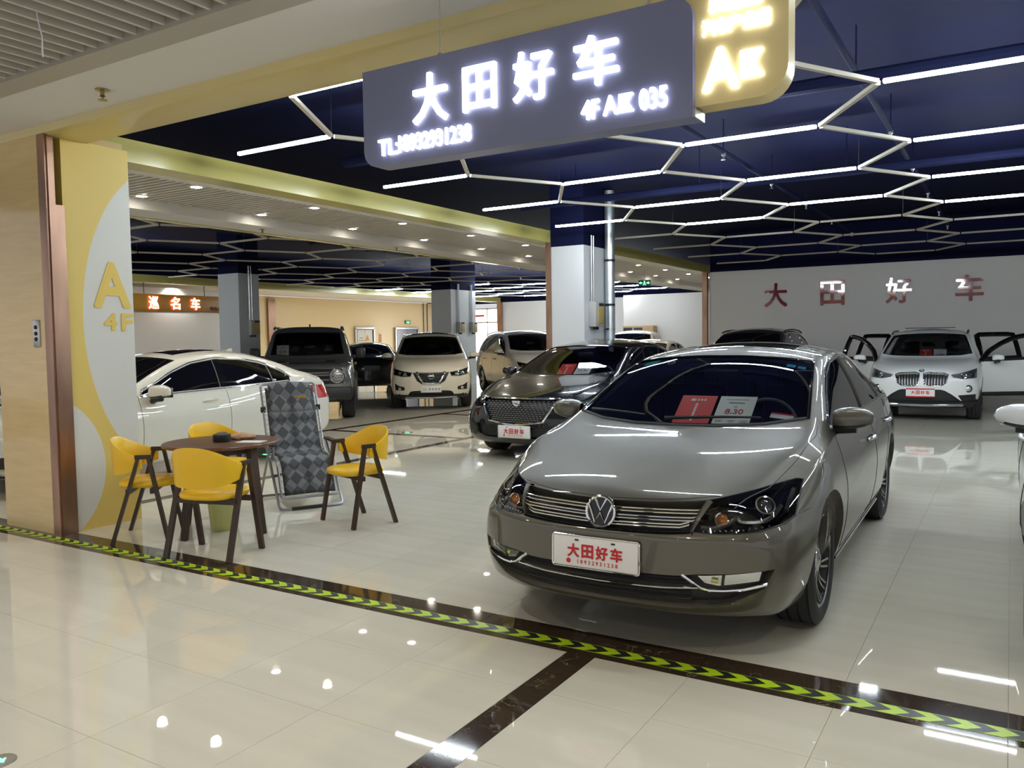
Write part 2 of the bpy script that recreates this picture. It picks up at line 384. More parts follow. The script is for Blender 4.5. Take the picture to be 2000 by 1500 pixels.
# downlights
ORD = 'first second third fourth fifth sixth seventh eighth ninth tenth eleventh twelfth'.split()
RING = M('downlight_ring', (.8, .79, .76), .35)
def downlight(x, y, z, label, group, watts=DOWN_W):
    t = thing('downlight', label, 'downlight', (x, y, z), 0, group)
    obj('trim_ring', _dl[0], RING, t); obj('lens', _dl[1], LENSM, t)
    if watts:
        ld = bpy.data.lights.new('downlight_beam', 'SPOT'); ld.energy = watts; ld.spot_size = math.radians(140); ld.spot_blend = .8; ld.shadow_soft_size = .06
        ld.color = (1, .92, .80)
        lo = bpy.data.objects.new('downlight_beam', ld); COL.objects.link(lo); lo.parent = t; lo.location = (0, 0, -.05)
_dl = [mesh_from('trim_ring', MB().lathe([(.061, 0), (.092, 0), (.095, -.008), (.065, -.012), (.061, 0)], 24), 40),
       mesh_from('lens', MB().lathe([(0, -.018), (.034, -.016), (.058, -.007), (.060, 0), (0, 0)], 20), 60)]
for k in range(12):
    for x in (-8.13, -9.16):
        downlight(x, 4.43+1.89*k, 3.338, '%s warm downlight from the mural wall in the corridor ceiling row %s' % (ORD[k], 'nearer the showroom' if x > -8.5 else 'farther from the showroom'), 'corridor ceiling downlights')
for k in range(7):
    downlight(-21.9, 13.5+2.6*k, 3.328, '%s round downlight from the orange fascia in the far lift lobby ceiling' % ORD[k], 'lobby downlights', 170)
for k in range(6):
    downlight(-7.6+2.2*k, 1.9, 3.24, '%s round downlight from the left in the concourse row nearer the showroom' % ORD[k], 'concourse downlights', 48)
    downlight(-7.6+2.2*k, -1.2, 3.24, '%s round downlight from the left in the concourse row behind the camera' % ORD[k], 'concourse downlights', 48)

# ------------------------------------------------------------------ honeycomb strip-light lattices
HA = 1.2404; ZH = 3.336
def lattice(label, x_off, y_off, X0, X1, Y0, Y1, lit):
    t = thing('honeycomb_lattice', label, 'ceiling lattice', ((X0+X1)/2, (Y0+Y1)/2, ZH))
    o = Vector((-(X0+X1)/2, -(Y0+Y1)/2, 0))
    def bar(p, q, on):
        p = Vector(p); q = Vector(q); c = (p+q)/2; d = q-p
        key = 'lit' if on else 'bar'
        ob = obj('light_tube' if on else 'bar', _bars[key], TUBEM if on else ALU, t, loc=c+o, rot=(0, 0, math.atan2(d.y, d.x)))
    ins = lambda p: X0 <= p[0] <= X1 and Y0 <= p[1] <= Y1
    for i in range(-14, 8):
        for n in range(-10, 14):
            x = x_off+1.5*HA*i; y = y_off+math.sqrt(3)*HA*(n+(.5 if i % 2 else 0))
            L_, R_ = (x, y, 0), (x+HA, y, 0)
            if ins(L_) and ins(R_): bar(L_, R_, lit(x+HA/2, y))
            for s in (-1, 1):
                q = (x+1.5*HA, y+s*HA*math.sqrt(3)/2, 0)
                if ins(R_) and ins(q): bar(R_, q, False)
            if ins(R_) and (i+n) % 2 == 0:
                obj('hanger_wire', _bars['wire'], DARKMET, t, loc=Vector(R_)+o+Vector((0, 0, .2)))
_bars = {'wire': mesh_from('hanger_wire', MB().tube([(0, 0, -.185), (0, 0, .2)], .004, 4), 0), 'lit': mesh_from('light_tube', MB().box((0, 0, 0), (HA-.05, .036, .03), bev=.008), 40),
         'bar': mesh_from('bar', MB().box((0, 0, 0), (HA-.05, .036, .03)), 0)}
lattice('honeycomb lattice of strip lights under the navy ceiling above the showroom cars', -.848, 6.55, -6.85, 5.5, 4.15, 21.2, lambda x, y: y < 13.6)
lattice('mostly unlit honeycomb lattice over the neighbouring car showroom across the slatted corridor', -.848+1.5*HA*-5-.4, 6.9, -20.0, -10.25, 4.4, 31, lambda x, y: y > 22.5 or (abs(y-12.7) < 1.1 and x < -18) or x < -2.05*y)  # leftmost tubes, out of view, are lit as added fill for the far column
# ducts and pipes under the slab
for i, (x, w) in ((0, (1.1, .9)), (2, (-14, 1.0))):
    lab = ['navy rectangular air duct under the ceiling at the right of the showroom', 'navy air duct above the honeycomb lights near the yellow bulkhead', 'navy air duct above the far showroom across the corridor'][i]
    d = thing('air_duct', lab, 'duct', (x, 12.5, 3.97))
    obj('duct_body', MB().box((0, 0, .05), (w, 17, .30)), NAVY2, d, 0)
    for k in range(9): obj('flange', MB().box((0, -8+2*k, .05), (w+.06, .04, .34)), NAVY, d, 0)
    for k in range(4): obj('vent', MB().box((0, -6+4*k, -.11), (w*.6, .45, .04)), NAVY, d, 0)
for i, (p, q, lab) in enumerate([((-3.1, 4.2, 3.80), (-3.1, 21, 3.80), 'thin navy sprinkler pipe above the left strip lights'), ((-1.2, 4.2, 3.80), (-1.2, 21, 3.80), 'thin navy sprinkler pipe running over the middle strip lights'),
        ((.35, 4.2, 3.80), (.35, 21, 3.80), 'thin navy sprinkler pipe beside the right air duct'), ((-6.8, 7.4, 3.63), (7, 7.4, 3.63), 'thick navy water pipe crossing the showroom ceiling'), ((-6.8, 11.5, 3.63), (7, 11.5, 3.63), 'second navy water pipe crossing deeper in the showroom ceiling')]):
    t = thing('sprinkler_pipe', lab, 'pipe', p)
    d = Vector(q)-Vector(p); r = .03 if i < 3 else .06
    obj('pipe', MB().tube([(0, 0, 0), d], r, 10), NAVY2, t)
    n = 7
    for k in range(n):
        c = d*((k+.5)/n)
        obj('hanger', MB().tube([c, c+Vector((0, 0, 4.2-p[2]))], .008, 5), NAVY, t)
        if i < 3: obj('sprinkler_head', MB().lathe([(.028, 0), (.028, -.04), (.012, -.06), (.012, -.10), (.03, -.10), (0, -.105)], 10, 'z', c), SATIN, t)
# ------------------------------------------------------------------ car builder
def pchip(pts):
    x = np.array([p[0] for p in pts], float); y = np.array([p[1] for p in pts], float)
    h = np.diff(x); d = np.diff(y)/h; n = len(x); m = np.zeros(n)
    if n == 2: m[:] = d[0]
    else:
        for i in range(1, n-1):
            if d[i-1]*d[i] > 0:
                w1, w2 = 2*h[i]+h[i-1], h[i]+2*h[i-1]; m[i] = (w1+w2)/(w1/d[i-1]+w2/d[i])
        m[0] = d[0]; m[-1] = d[-1]
    def f(q):
        q = np.clip(np.asarray(q, float), x[0], x[-1]); i = np.clip(np.searchsorted(x, q)-1, 0, n-2)
        t = (q-x[i])/h[i]
        return ((2*t**3-3*t**2+1)*y[i]+(t**3-2*t**2+t)*h[i]*m[i]+(-2*t**3+3*t**2)*y[i+1]+(t**3-t**2)*h[i]*m[i+1])
    return f
def soften(fn, L, sig):
    t = np.arange(-.5, L+.5, .01); v = fn(t)
    v[t < 0] = fn(0)+(fn(.02)-fn(0))/.02*t[t < 0]; v[t > L] = fn(L)+(fn(L)-fn(L-.02))/.02*(t[t > L]-L)
    k = np.exp(-.5*(np.arange(-40, 41)*.01/sig)**2); k /= k.sum(); u = np.convolve(v, k, 'same')
    return lambda q: np.interp(q, t, u)
def resample(pts, n):
    P = np.array(pts, float); s = np.r_[0, np.cumsum(np.hypot(*np.diff(P, axis=0).T))]; t = np.linspace(0, s[-1], n+1)
    return np.c_[np.interp(t, s, P[:, 0]), np.interp(t, s, P[:, 1])]
def smooth_curve(pts, it=2):
    P = [tuple(p) for p in pts]
    for _ in range(it):
        Q = [P[0]]
        for a, b in zip(P, P[1:]): Q += [(a[0]*.75+b[0]*.25, a[1]*.75+b[1]*.25), (a[0]*.25+b[0]*.75, a[1]*.25+b[1]*.75)]
        P = Q+[P[-1]]
    return P
def carve(mesh0, cutter_sets, mats):
    """difference of body mesh with sets of closed cutters"""
    o = bpy.data.objects.new('tmp_body', mesh0); COL.objects.link(o); tmp = []
    for cs in cutter_sets:
        if not cs.f: continue
        me = bpy.data.meshes.new('tmp_cut'); me.from_pydata(cs.v, [], cs.f)
        bm = bmesh.new(); bm.from_mesh(me); bmesh.ops.recalc_face_normals(bm, faces=bm.faces); bm.to_mesh(me); bm.free()
        for mm in mats: me.materials.append(mm)
        me.polygons.foreach_set('material_index', [1]*len(me.polygons))
        c = bpy.data.objects.new('tmp_cut', me); COL.objects.link(c); tmp.append((c, me))
        md = o.modifiers.new('b', 'BOOLEAN'); md.operation = 'DIFFERENCE'; md.object = c; md.solver = 'MANIFOLD'
    dg = bpy.context.evaluated_depsgraph_get(); out = bpy.data.meshes.new_from_object(o.evaluated_get(dg))
    bpy.data.objects.remove(o)
    for c, me in tmp: bpy.data.objects.remove(c); bpy.data.meshes.remove(me)
    return out

class Car:
    def __init__(s, sp):
        s.sp = sp; s.L = sp['L']; N = sp.get('N', 9); rows = sp.get('rows', (6, 7, 8)); s.q = sp.get('q', 1)
        L = s.L; f = {k: soften(pchip(sp[k]), L, sp.get('soft', .07)) for k in ('zt', 'zs', 'ws', 'wr', 'zr', 'zb', 'w', 'zm')}; s.f = f
        RE = sp.get('end_r', .10)
        e = [0, .008, .02, .04, .07, .11, .16, .22]
        n = sp.get('stations', 60)
        ys = sorted(set(np.round(np.r_[e, np.linspace(.29, L-.29, n), [L-k for k in e]], 4)))
        ff = pchip(sp['face']); fr = pchip(sp['back']); BF, pF, DF = sp.get('bow', (.36, 2.6, 1.15)); BR, pR, DR = sp.get('rbow', (.22, 2.6, .9)); W = max(p[1] for p in sp['w'])
        creases = sp.get('crease')
        def fwd(x, z, d): # push back from the front plane
            k = np.clip(d/DF, 0, 1); k = 1-k*k*(3-2*k); return (ff(z)+BF*np.abs(x/W)**pF)*k
        def aft(x, z, d):
            k = np.clip(d/DR, 0, 1); k = 1-k*k*(3-2*k); return (fr(z)+BR*np.abs(x/W)**pR)*k
        rings = []
        for y in ys:
            zt, zs, ws, wr, zr, zb, w, zm = [float(f[k](y)) for k in ('zt', 'zs', 'ws', 'wr', 'zr', 'zb', 'w', 'zm')]
            wb = w*sp.get('tuck', .90); P = []
            for t in np.linspace(0, 1, N+1): P.append((wb*t, zb))
            for t in np.linspace(0, 1, rows[0]+1)[1:]: P.append((wb+(w-wb)*math.sin(t*PI/2), zb+(zm-zb)*t**1.15))
            for t in np.linspace(0, 1, rows[1]+1)[1:]: P.append((w+(ws-w)*t**sp.get('sidep', 2.0), zm+(zs-zm)*t))
            bl = sp.get('bulge', .018)*min(1, max(0, (zr-zs)/.25))
            for t in np.linspace(0, 1, rows[2]+1)[1:]: P.append((ws+(wr-ws)*t+bl*math.sin(PI*t), zs+(zr-zs)*t))
            for t in np.linspace(0, 1, N+1)[1:]: P.append((wr*(1-t), zr+(zt-zr)*(1-(1-t)**sp.get('roofp', 2.2))))
            P = np.array(P)
            for _ in range(sp.get('smooth', 2)):
                Q = P.copy(); Q[1:-1] = .25*P[:-2]+.5*P[1:-1]+.25*P[2:]; Q[0, 1] = P[0, 1]; Q[-1, 1] = .5*P[-1, 1]+.5*P[-2, 1]; P = Q
            d = min(y, L-y); zc = (zb+zt)/2
            if d < RE:
                ins = RE*(1-math.sqrt(max(0, 1-((RE-d)/RE)**2)))
                P = np.c_[P[:, 0]*(1-ins/w), zc+(P[:, 1]-zc)*(1-ins*1.0/((zt-zb)/2))]
            X, Z = P[:, 0], P[:, 1]
            if creases: Z = Z+creases(X, y, Z)
            Y = y+fwd(X, Z, y)-aft(X, Z, L-y)
            rings.append(np.c_[X, Y, Z])
        m = len(rings[0]); full = 2*m-2; V = []; F = []
        for R in rings:
            V += [tuple(p) for p in R]+[(-p[0], p[1], p[2]) for p in R[-2:0:-1]]
        nr = len(rings)
        for i in range(nr-1):
            for k in range(full):
                F.append((i*full+k, i*full+(k+1) % full, (i+1)*full+(k+1) % full, (i+1)*full+k))
        iA, iB = N, m-1-N
        def rid(i, k): return i*full+(k % full)
        for i, fn, front in ((0, fwd, True), (nr-1, aft, False)):
            bot = [rid(i, -k) for k in range(N, 0, -1)]+[rid(i, k) for k in range(0, N+1)]
            top = [rid(i, m-1+k) for k in range(N, 0, -1)]+[rid(i, m-1-k) for k in range(0, N+1)]
            grid = [bot]; nc = 2*N+1; nrow = iB-iA
            for j in range(1, nrow):
                v = j/nrow; l_, r_ = rid(i, -(iA+j)), rid(i, iA+j); row = [l_]
                for c in range(1, nc-1):
                    u = c/(nc-1)
                    xl, zl = V[l_][0], V[l_][2]; xr_ = V[r_][0]
                    x = xl+(xr_-xl)*u
                    zbt = V[bot[c]][2]; ztp = V[top[c]][2]; lin = (1-v)*V[bot[0]][2]+v*V[top[0]][2]
                    z = (1-v)*zbt+v*ztp+(zl-lin)
                    yy = (0+float(fn(x, z, 0))) if front else (L-float(fn(x, z, 0)))
                    V.append((x, yy, z)); row.append(len(V)-1)
                row.append(r_); grid.append(row)
            grid.append(top)
            for a, b in zip(grid, grid[1:]):
                for c in range(nc-1):
                    q = (a[c], a[c+1], b[c+1], b[c]); F.append(q)
        me = bpy.data.meshes.new('body0'); me.from_pydata(V, [], F)
        bm = bmesh.new(); bm.from_mesh(me); bmesh.ops.recalc_face_normals(bm, faces=bm.faces)
        bm.to_mesh(me); bm.free(); me.update()
        s.mesh0 = me; s.W = W
        s.V = np.array([v.co for v in me.vertices]); s.VN = [v.normal.copy() for v in me.vertices]
        me.calc_loop_triangles()
        s.tris = [tuple(t.vertices) for t in me.loop_triangles]
        s.bvh = BVHTree.FromPolygons([tuple(v) for v in s.V], s.tris)
        s.cut1 = MB(); s.cut2 = MB(); s.parts = []; s.rings = rings; s.ys = ys
    def nrm(s, loc, idx):
        t = s.tris[idx]; a, b, c = [Vector(s.V[i]) for i in t]
        v0, v1, v2 = b-a, c-a, loc-a; d00, d01, d11, d20, d21 = v0.dot(v0), v0.dot(v1), v1.dot(v1), v2.dot(v0), v2.dot(v1)
        den = d00*d11-d01*d01
        if abs(den) < 1e-14: return s.VN[t[0]]
        v = (d11*d20-d01*d21)/den; w = (d00*d21-d01*d20)/den
        n = s.VN[t[0]]*(1-v-w)+s.VN[t[1]]*v+s.VN[t[2]]*w
        return n.normalized()
    def proj(s, view, a, b, sg=1):
        o, d = {'F': ((a, -1, b), (0, 1, 0)), 'R': ((a, s.L+1, b), (0, -1, 0)), 'S': ((sg*2.0, a, b), (-sg, 0, 0)), 'T': ((a, b, 3), (0, 0, -1))}[view]
        loc, n, i, dist = s.bvh.ray_cast(Vector(o), Vector(d))
        if loc is None: loc, n, i, dist = s.bvh.find_nearest(Vector(o)+Vector(d)*(2 if view != 'S' else 1.1))
        return loc, s.nrm(loc, i)
    def G(s, view, top, bot, nu=12, nv=5, sg=1):
        A, B = resample(top, nu), resample(bot, nu); P = []; Nn = []
        for i in range(nu+1):
            r = [s.proj(view, *(A[i]*(1-j/nv)+B[i]*(j/nv)), sg) for j in range(nv+1)]
            P.append([x[0] for x in r]); Nn.append([x[1] for x in r])
        return P, Nn
    def solid(s, g, din, dout):
        P, Nn = g; nu, nv = len(P), len(P[0])
        up = [[P[i][j]+Nn[i][j]*dout for j in range(nv)] for i in range(nu)]; dn = [[P[i][j]-Nn[i][j]*din for j in range(nv)] for i in range(nu)]
        vv = [p for r in up for p in r]+[p for r in dn for p in r]; k = nu*nv; fs = []
        for i in range(nu-1):
            for j in range(nv-1):
                q = (i*nv+j, (i+1)*nv+j, (i+1)*nv+j+1, i*nv+j+1); fs.append(q); fs.append(tuple(a+k for a in q[::-1]))
        ring = [i*nv for i in range(nu)]+[(nu-1)*nv+j for j in range(1, nv)]+[i*nv+nv-1 for i in range(nu-2, -1, -1)]+[j for j in range(nv-2, 0, -1)]
        for a, b in zip(ring, ring[1:]+ring[:1]): fs.append((b, a, a+k, b+k))
        return MB().add(vv, fs)
    def sheet(s, g, off):
        P, Nn = g; return MB().grid([[P[i][j]+Nn[i][j]*off for j in range(len(P[0]))] for i in range(len(P))])
    def rim(s, g):
        P, Nn = g; nu, nv = len(P), len(P[0])
        idx = [(i, 0) for i in range(nu)]+[(nu-1, j) for j in range(1, nv)]+[(i, nv-1) for i in range(nu-2, -1, -1)]+[(0, j) for j in range(nv-2, 0, -1)]
        return [P[i][j] for i, j in idx], [Nn[i][j] for i, j in idx]
    def line(s, view, pts, r, off=0.0, sg=1, n=24, seg=6, closed=False, rfun=None):
        A = resample(pts, n); path = []
        for a in A: p, nn = s.proj(view, *a, sg); path.append(p+nn*off)
        return MB().tube(path, r, seg, closed, rfun=rfun)
    def pocket(s, view, top, bot, depth, nu=12, nv=5, sg=1):
        g = s.G(view, top, bot, nu, nv, sg); s.cut1.join(s.solid(g, depth, .08)); return g
    def window(s, view, top, bot, nu=14, nv=6, sg=1, depth=.10):
        g = s.G(view, top, bot, nu, nv, sg); s.cut2.join(s.solid(g, depth, .06)); return g
    def arch(s, y, z, r):
        for sg in (-1, 1):
            w = float(s.f['w'](y)); a, b = sg*(w-.30), sg*(w+.2); n = 36; vv = []
            for x in (a, b):
                vv += [(x, y+r*math.cos(2*PI*k/n), z+r*math.sin(2*PI*k/n)) for k in range(n)]
            fs = [tuple(range(n)), tuple(range(2*n-1, n-1, -1))]+[(k, (k+1) % n, n+(k+1) % n, n+k) for k in range(n)]
            s.cut1.add(vv, fs)
    def cavity(s, y0, y1, zlow=.34, t=.035):
        """hollow cabin"""
        R = [r for r, y in zip(s.rings, s.ys) if y0 <= y <= y1]; sec = []
        for r in R:
            m = len(r); pts = []
            for p in r:
                if p[2] < zlow: continue
                pts.append((max(0, p[0]-t-.01), p[2]-t if p[2]-t > zlow else zlow))
            sec.append((r[0][1], pts))
        n = 26; vv = []; rings = []
        for y, pts in sec:
            A = resample([(max(.02, pts[0][0]), zlow)]+pts[1:-1]+[(0.0, pts[-1][1])], n)
            rings.append([(a[0], y, a[1]) for a in A]+[(-a[0], y, a[1]) for a in A[-2::-1]])
        k = len(rings[0]); vv = [p for rg in rings for p in rg]; fs = []
        for i in range(len(rings)-1):
            for j in range(k): fs.append((i*k+j, i*k+(j+1) % k, (i+1)*k+(j+1) % k, (i+1)*k+j))
        fs += [tuple(range(k)), tuple(range((len(rings)-1)*k, len(rings)*k))[::-1]]
        s.cut1.add(vv, fs)
    def finish(s, root, paint, clad=None, clad_z=0.0, name='body'):
        me = carve(s.mesh0, [s.cut1, s.cut2], [paint, CABIN]); me.name = name
        me.materials.clear()
        for mm in (paint, CABIN, clad or BLACK): me.materials.append(mm)
        n = len(me.polygons); mi = np.zeros(n, int); me.polygons.foreach_get('material_index', mi)
        me.polygons.foreach_set('use_smooth', [True]*n); me.set_sharp_from_angle(angle=math.radians(30)); me.update()
        nor = np.zeros(len(me.corner_normals)*3); me.corner_normals.foreach_get('vector', nor); nor = nor.reshape(-1, 3)
        cache = {}
        for p in me.polygons:
            if mi[p.index] != 0: continue
            if clad and p.center.z < clad_z: mi[p.index] = 2
            pn = p.normal
            for li in p.loop_indices:
                vi = me.loops[li].vertex_index
                if vi not in cache:
                    loc, nn, idx, d = s.bvh.find_nearest(me.vertices[vi].co)
                    cache[vi] = (s.nrm(loc, idx), d)
                q, d = cache[vi]
                if d < .002 and q.dot(pn) > .5: nor[li] = q
        me.polygons.foreach_set('material_index', mi.tolist())
        me.normals_split_custom_set(nor.tolist())
        o = bpy.data.objects.new(name, me); COL.objects.link(o); o.parent = root
        bpy.data.meshes.remove(s.mesh0); return o

# wheels ------------------------------------------------------------------
_wheels = {}
def wheel_meshes(R, rim, wd, style, nsp):
    key = (R, rim, wd, style, nsp)
    if key in _wheels: return _wheels[key]
    h = wd/2; t = MB()
    prof = [(rim, -h*.86), (rim+.012, -h*.95), (rim+(R-rim)*.55, -h), (R-.022, -h*.93), (R-.006, -h*.80)]
    ng = 4
    for k in range(ng):                       # tread grooves
        a = -h*.72+1.44*h*k/(ng-1); g = .006
        prof += [(R, a-g), (R-.010, a-g*.8), (R-.010, a+g*.8), (R, a+g)]
    prof += [(R-.006, h*.80), (R-.022, h*.93), (rim+(R-rim)*.55, h), (rim+.012, h*.95), (rim, h*.86), (rim-.02, h*.5), (rim-.02, -h*.5)]
    t.lathe(prof, 48, 'x', closed=True)
    r = MB(); o = h*.90     # outboard face at +x
    r.lathe([(rim-.004, o), (rim+.006, o-.003), (rim+.006, o-.012), (rim-.010, o-.014), (rim-.012, o-.006)], 40, 'x', closed=True)
    r.lathe([(0, o-.012), (.022, o-.012), (.032, o-.018), (.062, o-.022), (.07, o-.05), (.07, o-.10), (0, o-.10)], 24, 'x')
    for k in range(nsp):
        a0 = 2*PI*k/nsp
        for d0, d1, wdt in ({'twin': ((-.10, -.17, .0085), (.10, .17, .0085)), 'turbine': ((-.06, .08, .0045), (.12, .27, .0045)), 'five': ((0, 0, .026),), 'y': ((0, -.16, .012), (0, .16, .012))}[style]):
            pts = []
            for u in np.linspace(0, 1, 6):
                rr = .055+(rim-.018-.055)*u; a = a0+d0+(d1-d0)*u+(.16*math.sin(PI*u*.5) if style == 'turbine' else 0)
                pts.append((rr*math.cos(a), rr*math.sin(a), -math.sin(a), math.cos(a), o-.022-.012*math.sin(PI*u)+.012*u))
            vv = []
            for c, s_, tx, ty, x in pts:
                for dw, dx in ((-1, 0), (1, 0), (1.35, -.03), (-1.35, -.03)): vv.append((x+dx, c+tx*wdt*dw*1.35, s_+ty*wdt*dw*1.35))
            fs = [(4*i+j, 4*i+(j+1) % 4, 4*i+4+(j+1) % 4, 4*i+4+j) for i in range(5) for j in range(4)]+[(0, 1, 2, 3), (23, 22, 21, 20)]
            r.add(vv, fs)
    b = MB().lathe([(0, o-.075), (rim-.028, o-.075), (rim-.016, o-.016), (rim+.002, o-.014), (rim+.002, -h*.8), (0, -h*.8)], 40, 'x')
    dsc = MB().lathe([(.06, o-.065), (rim*.72, o-.065), (rim*.72, o-.073), (.06, o-.073)], 32, 'x', closed=True)
    _wheels[key] = (mesh_from('tyre', t, 40), mesh_from('rim', r, 35), mesh_from('barrel', b, 35), mesh_from('brake_disc', dsc, 35)); return _wheels[key]
def wheels(root, spec, R, rim, wd, style='twin', nsp=10, rimmat=None, inset=.02, back=BLACK):
    ms = wheel_meshes(R, rim, wd, style, nsp)
    for y in spec['axles']:
        w = float(pchip(spec['w'])(y))
        for sg in (1, -1):
            o = obj('wheel', ms[1], rimmat or SATIN, root, loc=(sg*(w-inset-wd/2), y, R), rot=(0, 0, 0 if sg > 0 else PI))
            obj('tyre', ms[0], RUBBER, o); obj('barrel', ms[2], back, o); obj('brake_disc', ms[3], M('brake_iron', (.03, .03, .03), .6), o)

def mirror(root, x, y, z, sg, paint, s=1.0, glassm=None, foot=.10, flat=False):
    """door mirror: paint cap on a dark base with a foot to the door; x is the inner edge"""
    nu, nv = 14, 16; V = []
    for i in range(nu+1):
        u = i/nu; wx = .235*s*u
        hz = .085*s*(math.sin(PI*min(1, .10+.90*u**1.0))**.36)*(1-.22*u); hy = .095*s*(math.sin(PI*min(1, .06+.94*u**.75))**.5)*(1-.12*u); row = []
        for j in range(nv):
            a = 2*PI*j/nv; cx, sz = math.cos(a), math.sin(a)
            yy = (math.copysign(abs(cx)**.55, cx))*hy; zz = math.copysign(abs(sz)**.65, sz)*hz*(1 if sz > 0 else .72)
            if yy > 0: yy *= .55
            row.append((sg*(wx), yy+.02*u*s, zz+.012*u*s))
        V.append(row)
    cap, low = MB(), MB()
    for i in range(nu):
        for j in range(nv):
            q = [V[i][j], V[i][(j+1) % nv], V[i+1][(j+1) % nv], V[i+1][j]]
            zc = sum(p[2] for p in q)/4; (cap if zc > -.018*s else low).add(q, [(0, 1, 2, 3)])
    low.tube([(-sg*foot, .03, -.075*s), (sg*.02, .01, -.06*s), (sg*.13*s, .0, -.055*s)], .02*s, 8, rfun=lambda t: (.032-.012*t)*s)
    if flat:
        cap.join(low, None, 1); return obj('mirror', cap, [paint, BLACK], root, 60, loc=(x+sg*foot, y, z))
    o = obj('mirror', cap, paint, root, 60, loc=(x+sg*foot, y, z))
    obj('mirror_base', low, BLACK, o, 60)
    obj('mirror_glass', MB().add([(sg*.02*s, .055*s, -.05*s), (sg*.2*s, .07*s, -.04*s), (sg*.2*s, .07*s, .05*s), (sg*.02*s, .055*s, .06*s)], [(0, 1, 2, 3)]), M('mirror_silver', (.8, .8, .8), .03, 1.0), o, 0)
    return o
def plate(root, x, y, z, rot_x=0.0, name='大田好车', phone='18932931238', white=None, frame=True, s=1.0, topbar=None):
    """licence-size placard facing -y"""
    t = obj('placard', MB().box((0, 0, 0), (.44*s, .006, .145*s), bev=.002), white or WHITE, root, loc=(x, y, z), rot=(rot_x, 0, 0))
    if frame:
        fr = MB(); w, h = .226*s, .077*s
        c = []
        for cx, cz, a0 in ((w-.012, h-.012, 0), (-w+.012, h-.012, 1), (-w+.012, -h+.012, 2), (w-.012, -h+.012, 3)):
            for k in range(4): a = (a0+k/3)*PI/2; c.append((cx+.012*math.cos(a), .0, cz+.012*math.sin(a)))
        fr.tube(c, .0045, 6, True); obj('plate_frame', fr, CHROME, t)
        for sx in (-.095, .095): obj('fixing_slot', MB().box((sx*s, -.0035, .056*s), (.02, .002, .008)), BLACK, t, 0)
    nm = MB(); n = len(name); ww = .30*s; x0 = -ww/2
    for k, ch in enumerate(name): nm.join(fit_text(ch, x0+ww*k/n+.006, x0+ww*(k+1)/n-.006, -.028*s, .038*s, -.0038, ext=.001, bold=.034))
    obj('placard_name', nm, REDINK, t, 0)
    if phone: obj('placard_number', MB().join(text(phone, .026*s, .0008, .012, spacing=1.55), T(.012, -.0036, -.056*s)), REDINK, t, 0); obj('phone_icon', MB().lathe([(.012*s, 0), (.012*s, -.001), (0, -.001)], 14, 'y', (-.138*s, -.0033, -.047*s)), REDINK, t, 0)
    if topbar:
        obj('red_band', MB().box((0, -.002, .064*s), (.44*s, .006, .02)), REDINK, t, 0); obj('red_band', MB().box((0, -.002, -.064*s), (.44*s, .006, .016)), REDINK, t, 0)
    return t
def cards(root, car, x, y, z, tilt, price='8.30', s=1.0, only_white=False, yaw=0.0):
    """price boards leaning behind the windscreen"""
    out = []
    e = obj('price_card', MB().box((0, 0, .148*s), (.21*s, .004, .297*s)), WHITE, root, 0, loc=(x+(0 if only_white else .115*s), y, z), rot=(-tilt, 0, yaw))
    obj('price', MB().join(text(price, .062*s, .001, .01), T(0, -.003, .135*s)), REDINK, e, 0)
    g = MB()
    for zz, w, hh in ((.265, .13, .004), (.235, .09, .009), (.20, .02, .006), (.115, .15, .005)): g.box((0, -.003, zz*s), (w*s, .001, hh*s))
    for xx in (-.07, 0, .07): g.box((xx*s, -.003, .075*s), (.045*s, .001, .005*s)); g.box((xx*s, -.003, .062*s), (.03*s, .001, .004*s))
    tag(obj('fine_print', g, GREYINK, e, 0), kind='stuff')
    if not only_white:
        r = obj('red_card', MB().box((0, 0, .148*s), (.21*s, .004, .297*s)), REDCARD, root, 0, loc=(x-.115*s, y, z), rot=(-tilt, 0, yaw))
        w = MB().box((-.03*s, -.003, .255*s), (.028*s, .001, .022*s))
        for k in range(3): w.box((.0+.02*k*s, -.003, .255*s), (.012*s, .001, .016*s))
        for k in range(9): w.box((0, -.003, (.215-.018*k)*s), (.014*s, .001, .013*s))
        for k in range(2): w.box((0, -.003, (.035-.014*k)*s), (.10*s, .001, .007*s))
        tag(obj('card_lettering', w, WHITE, r, 0), kind='stuff')
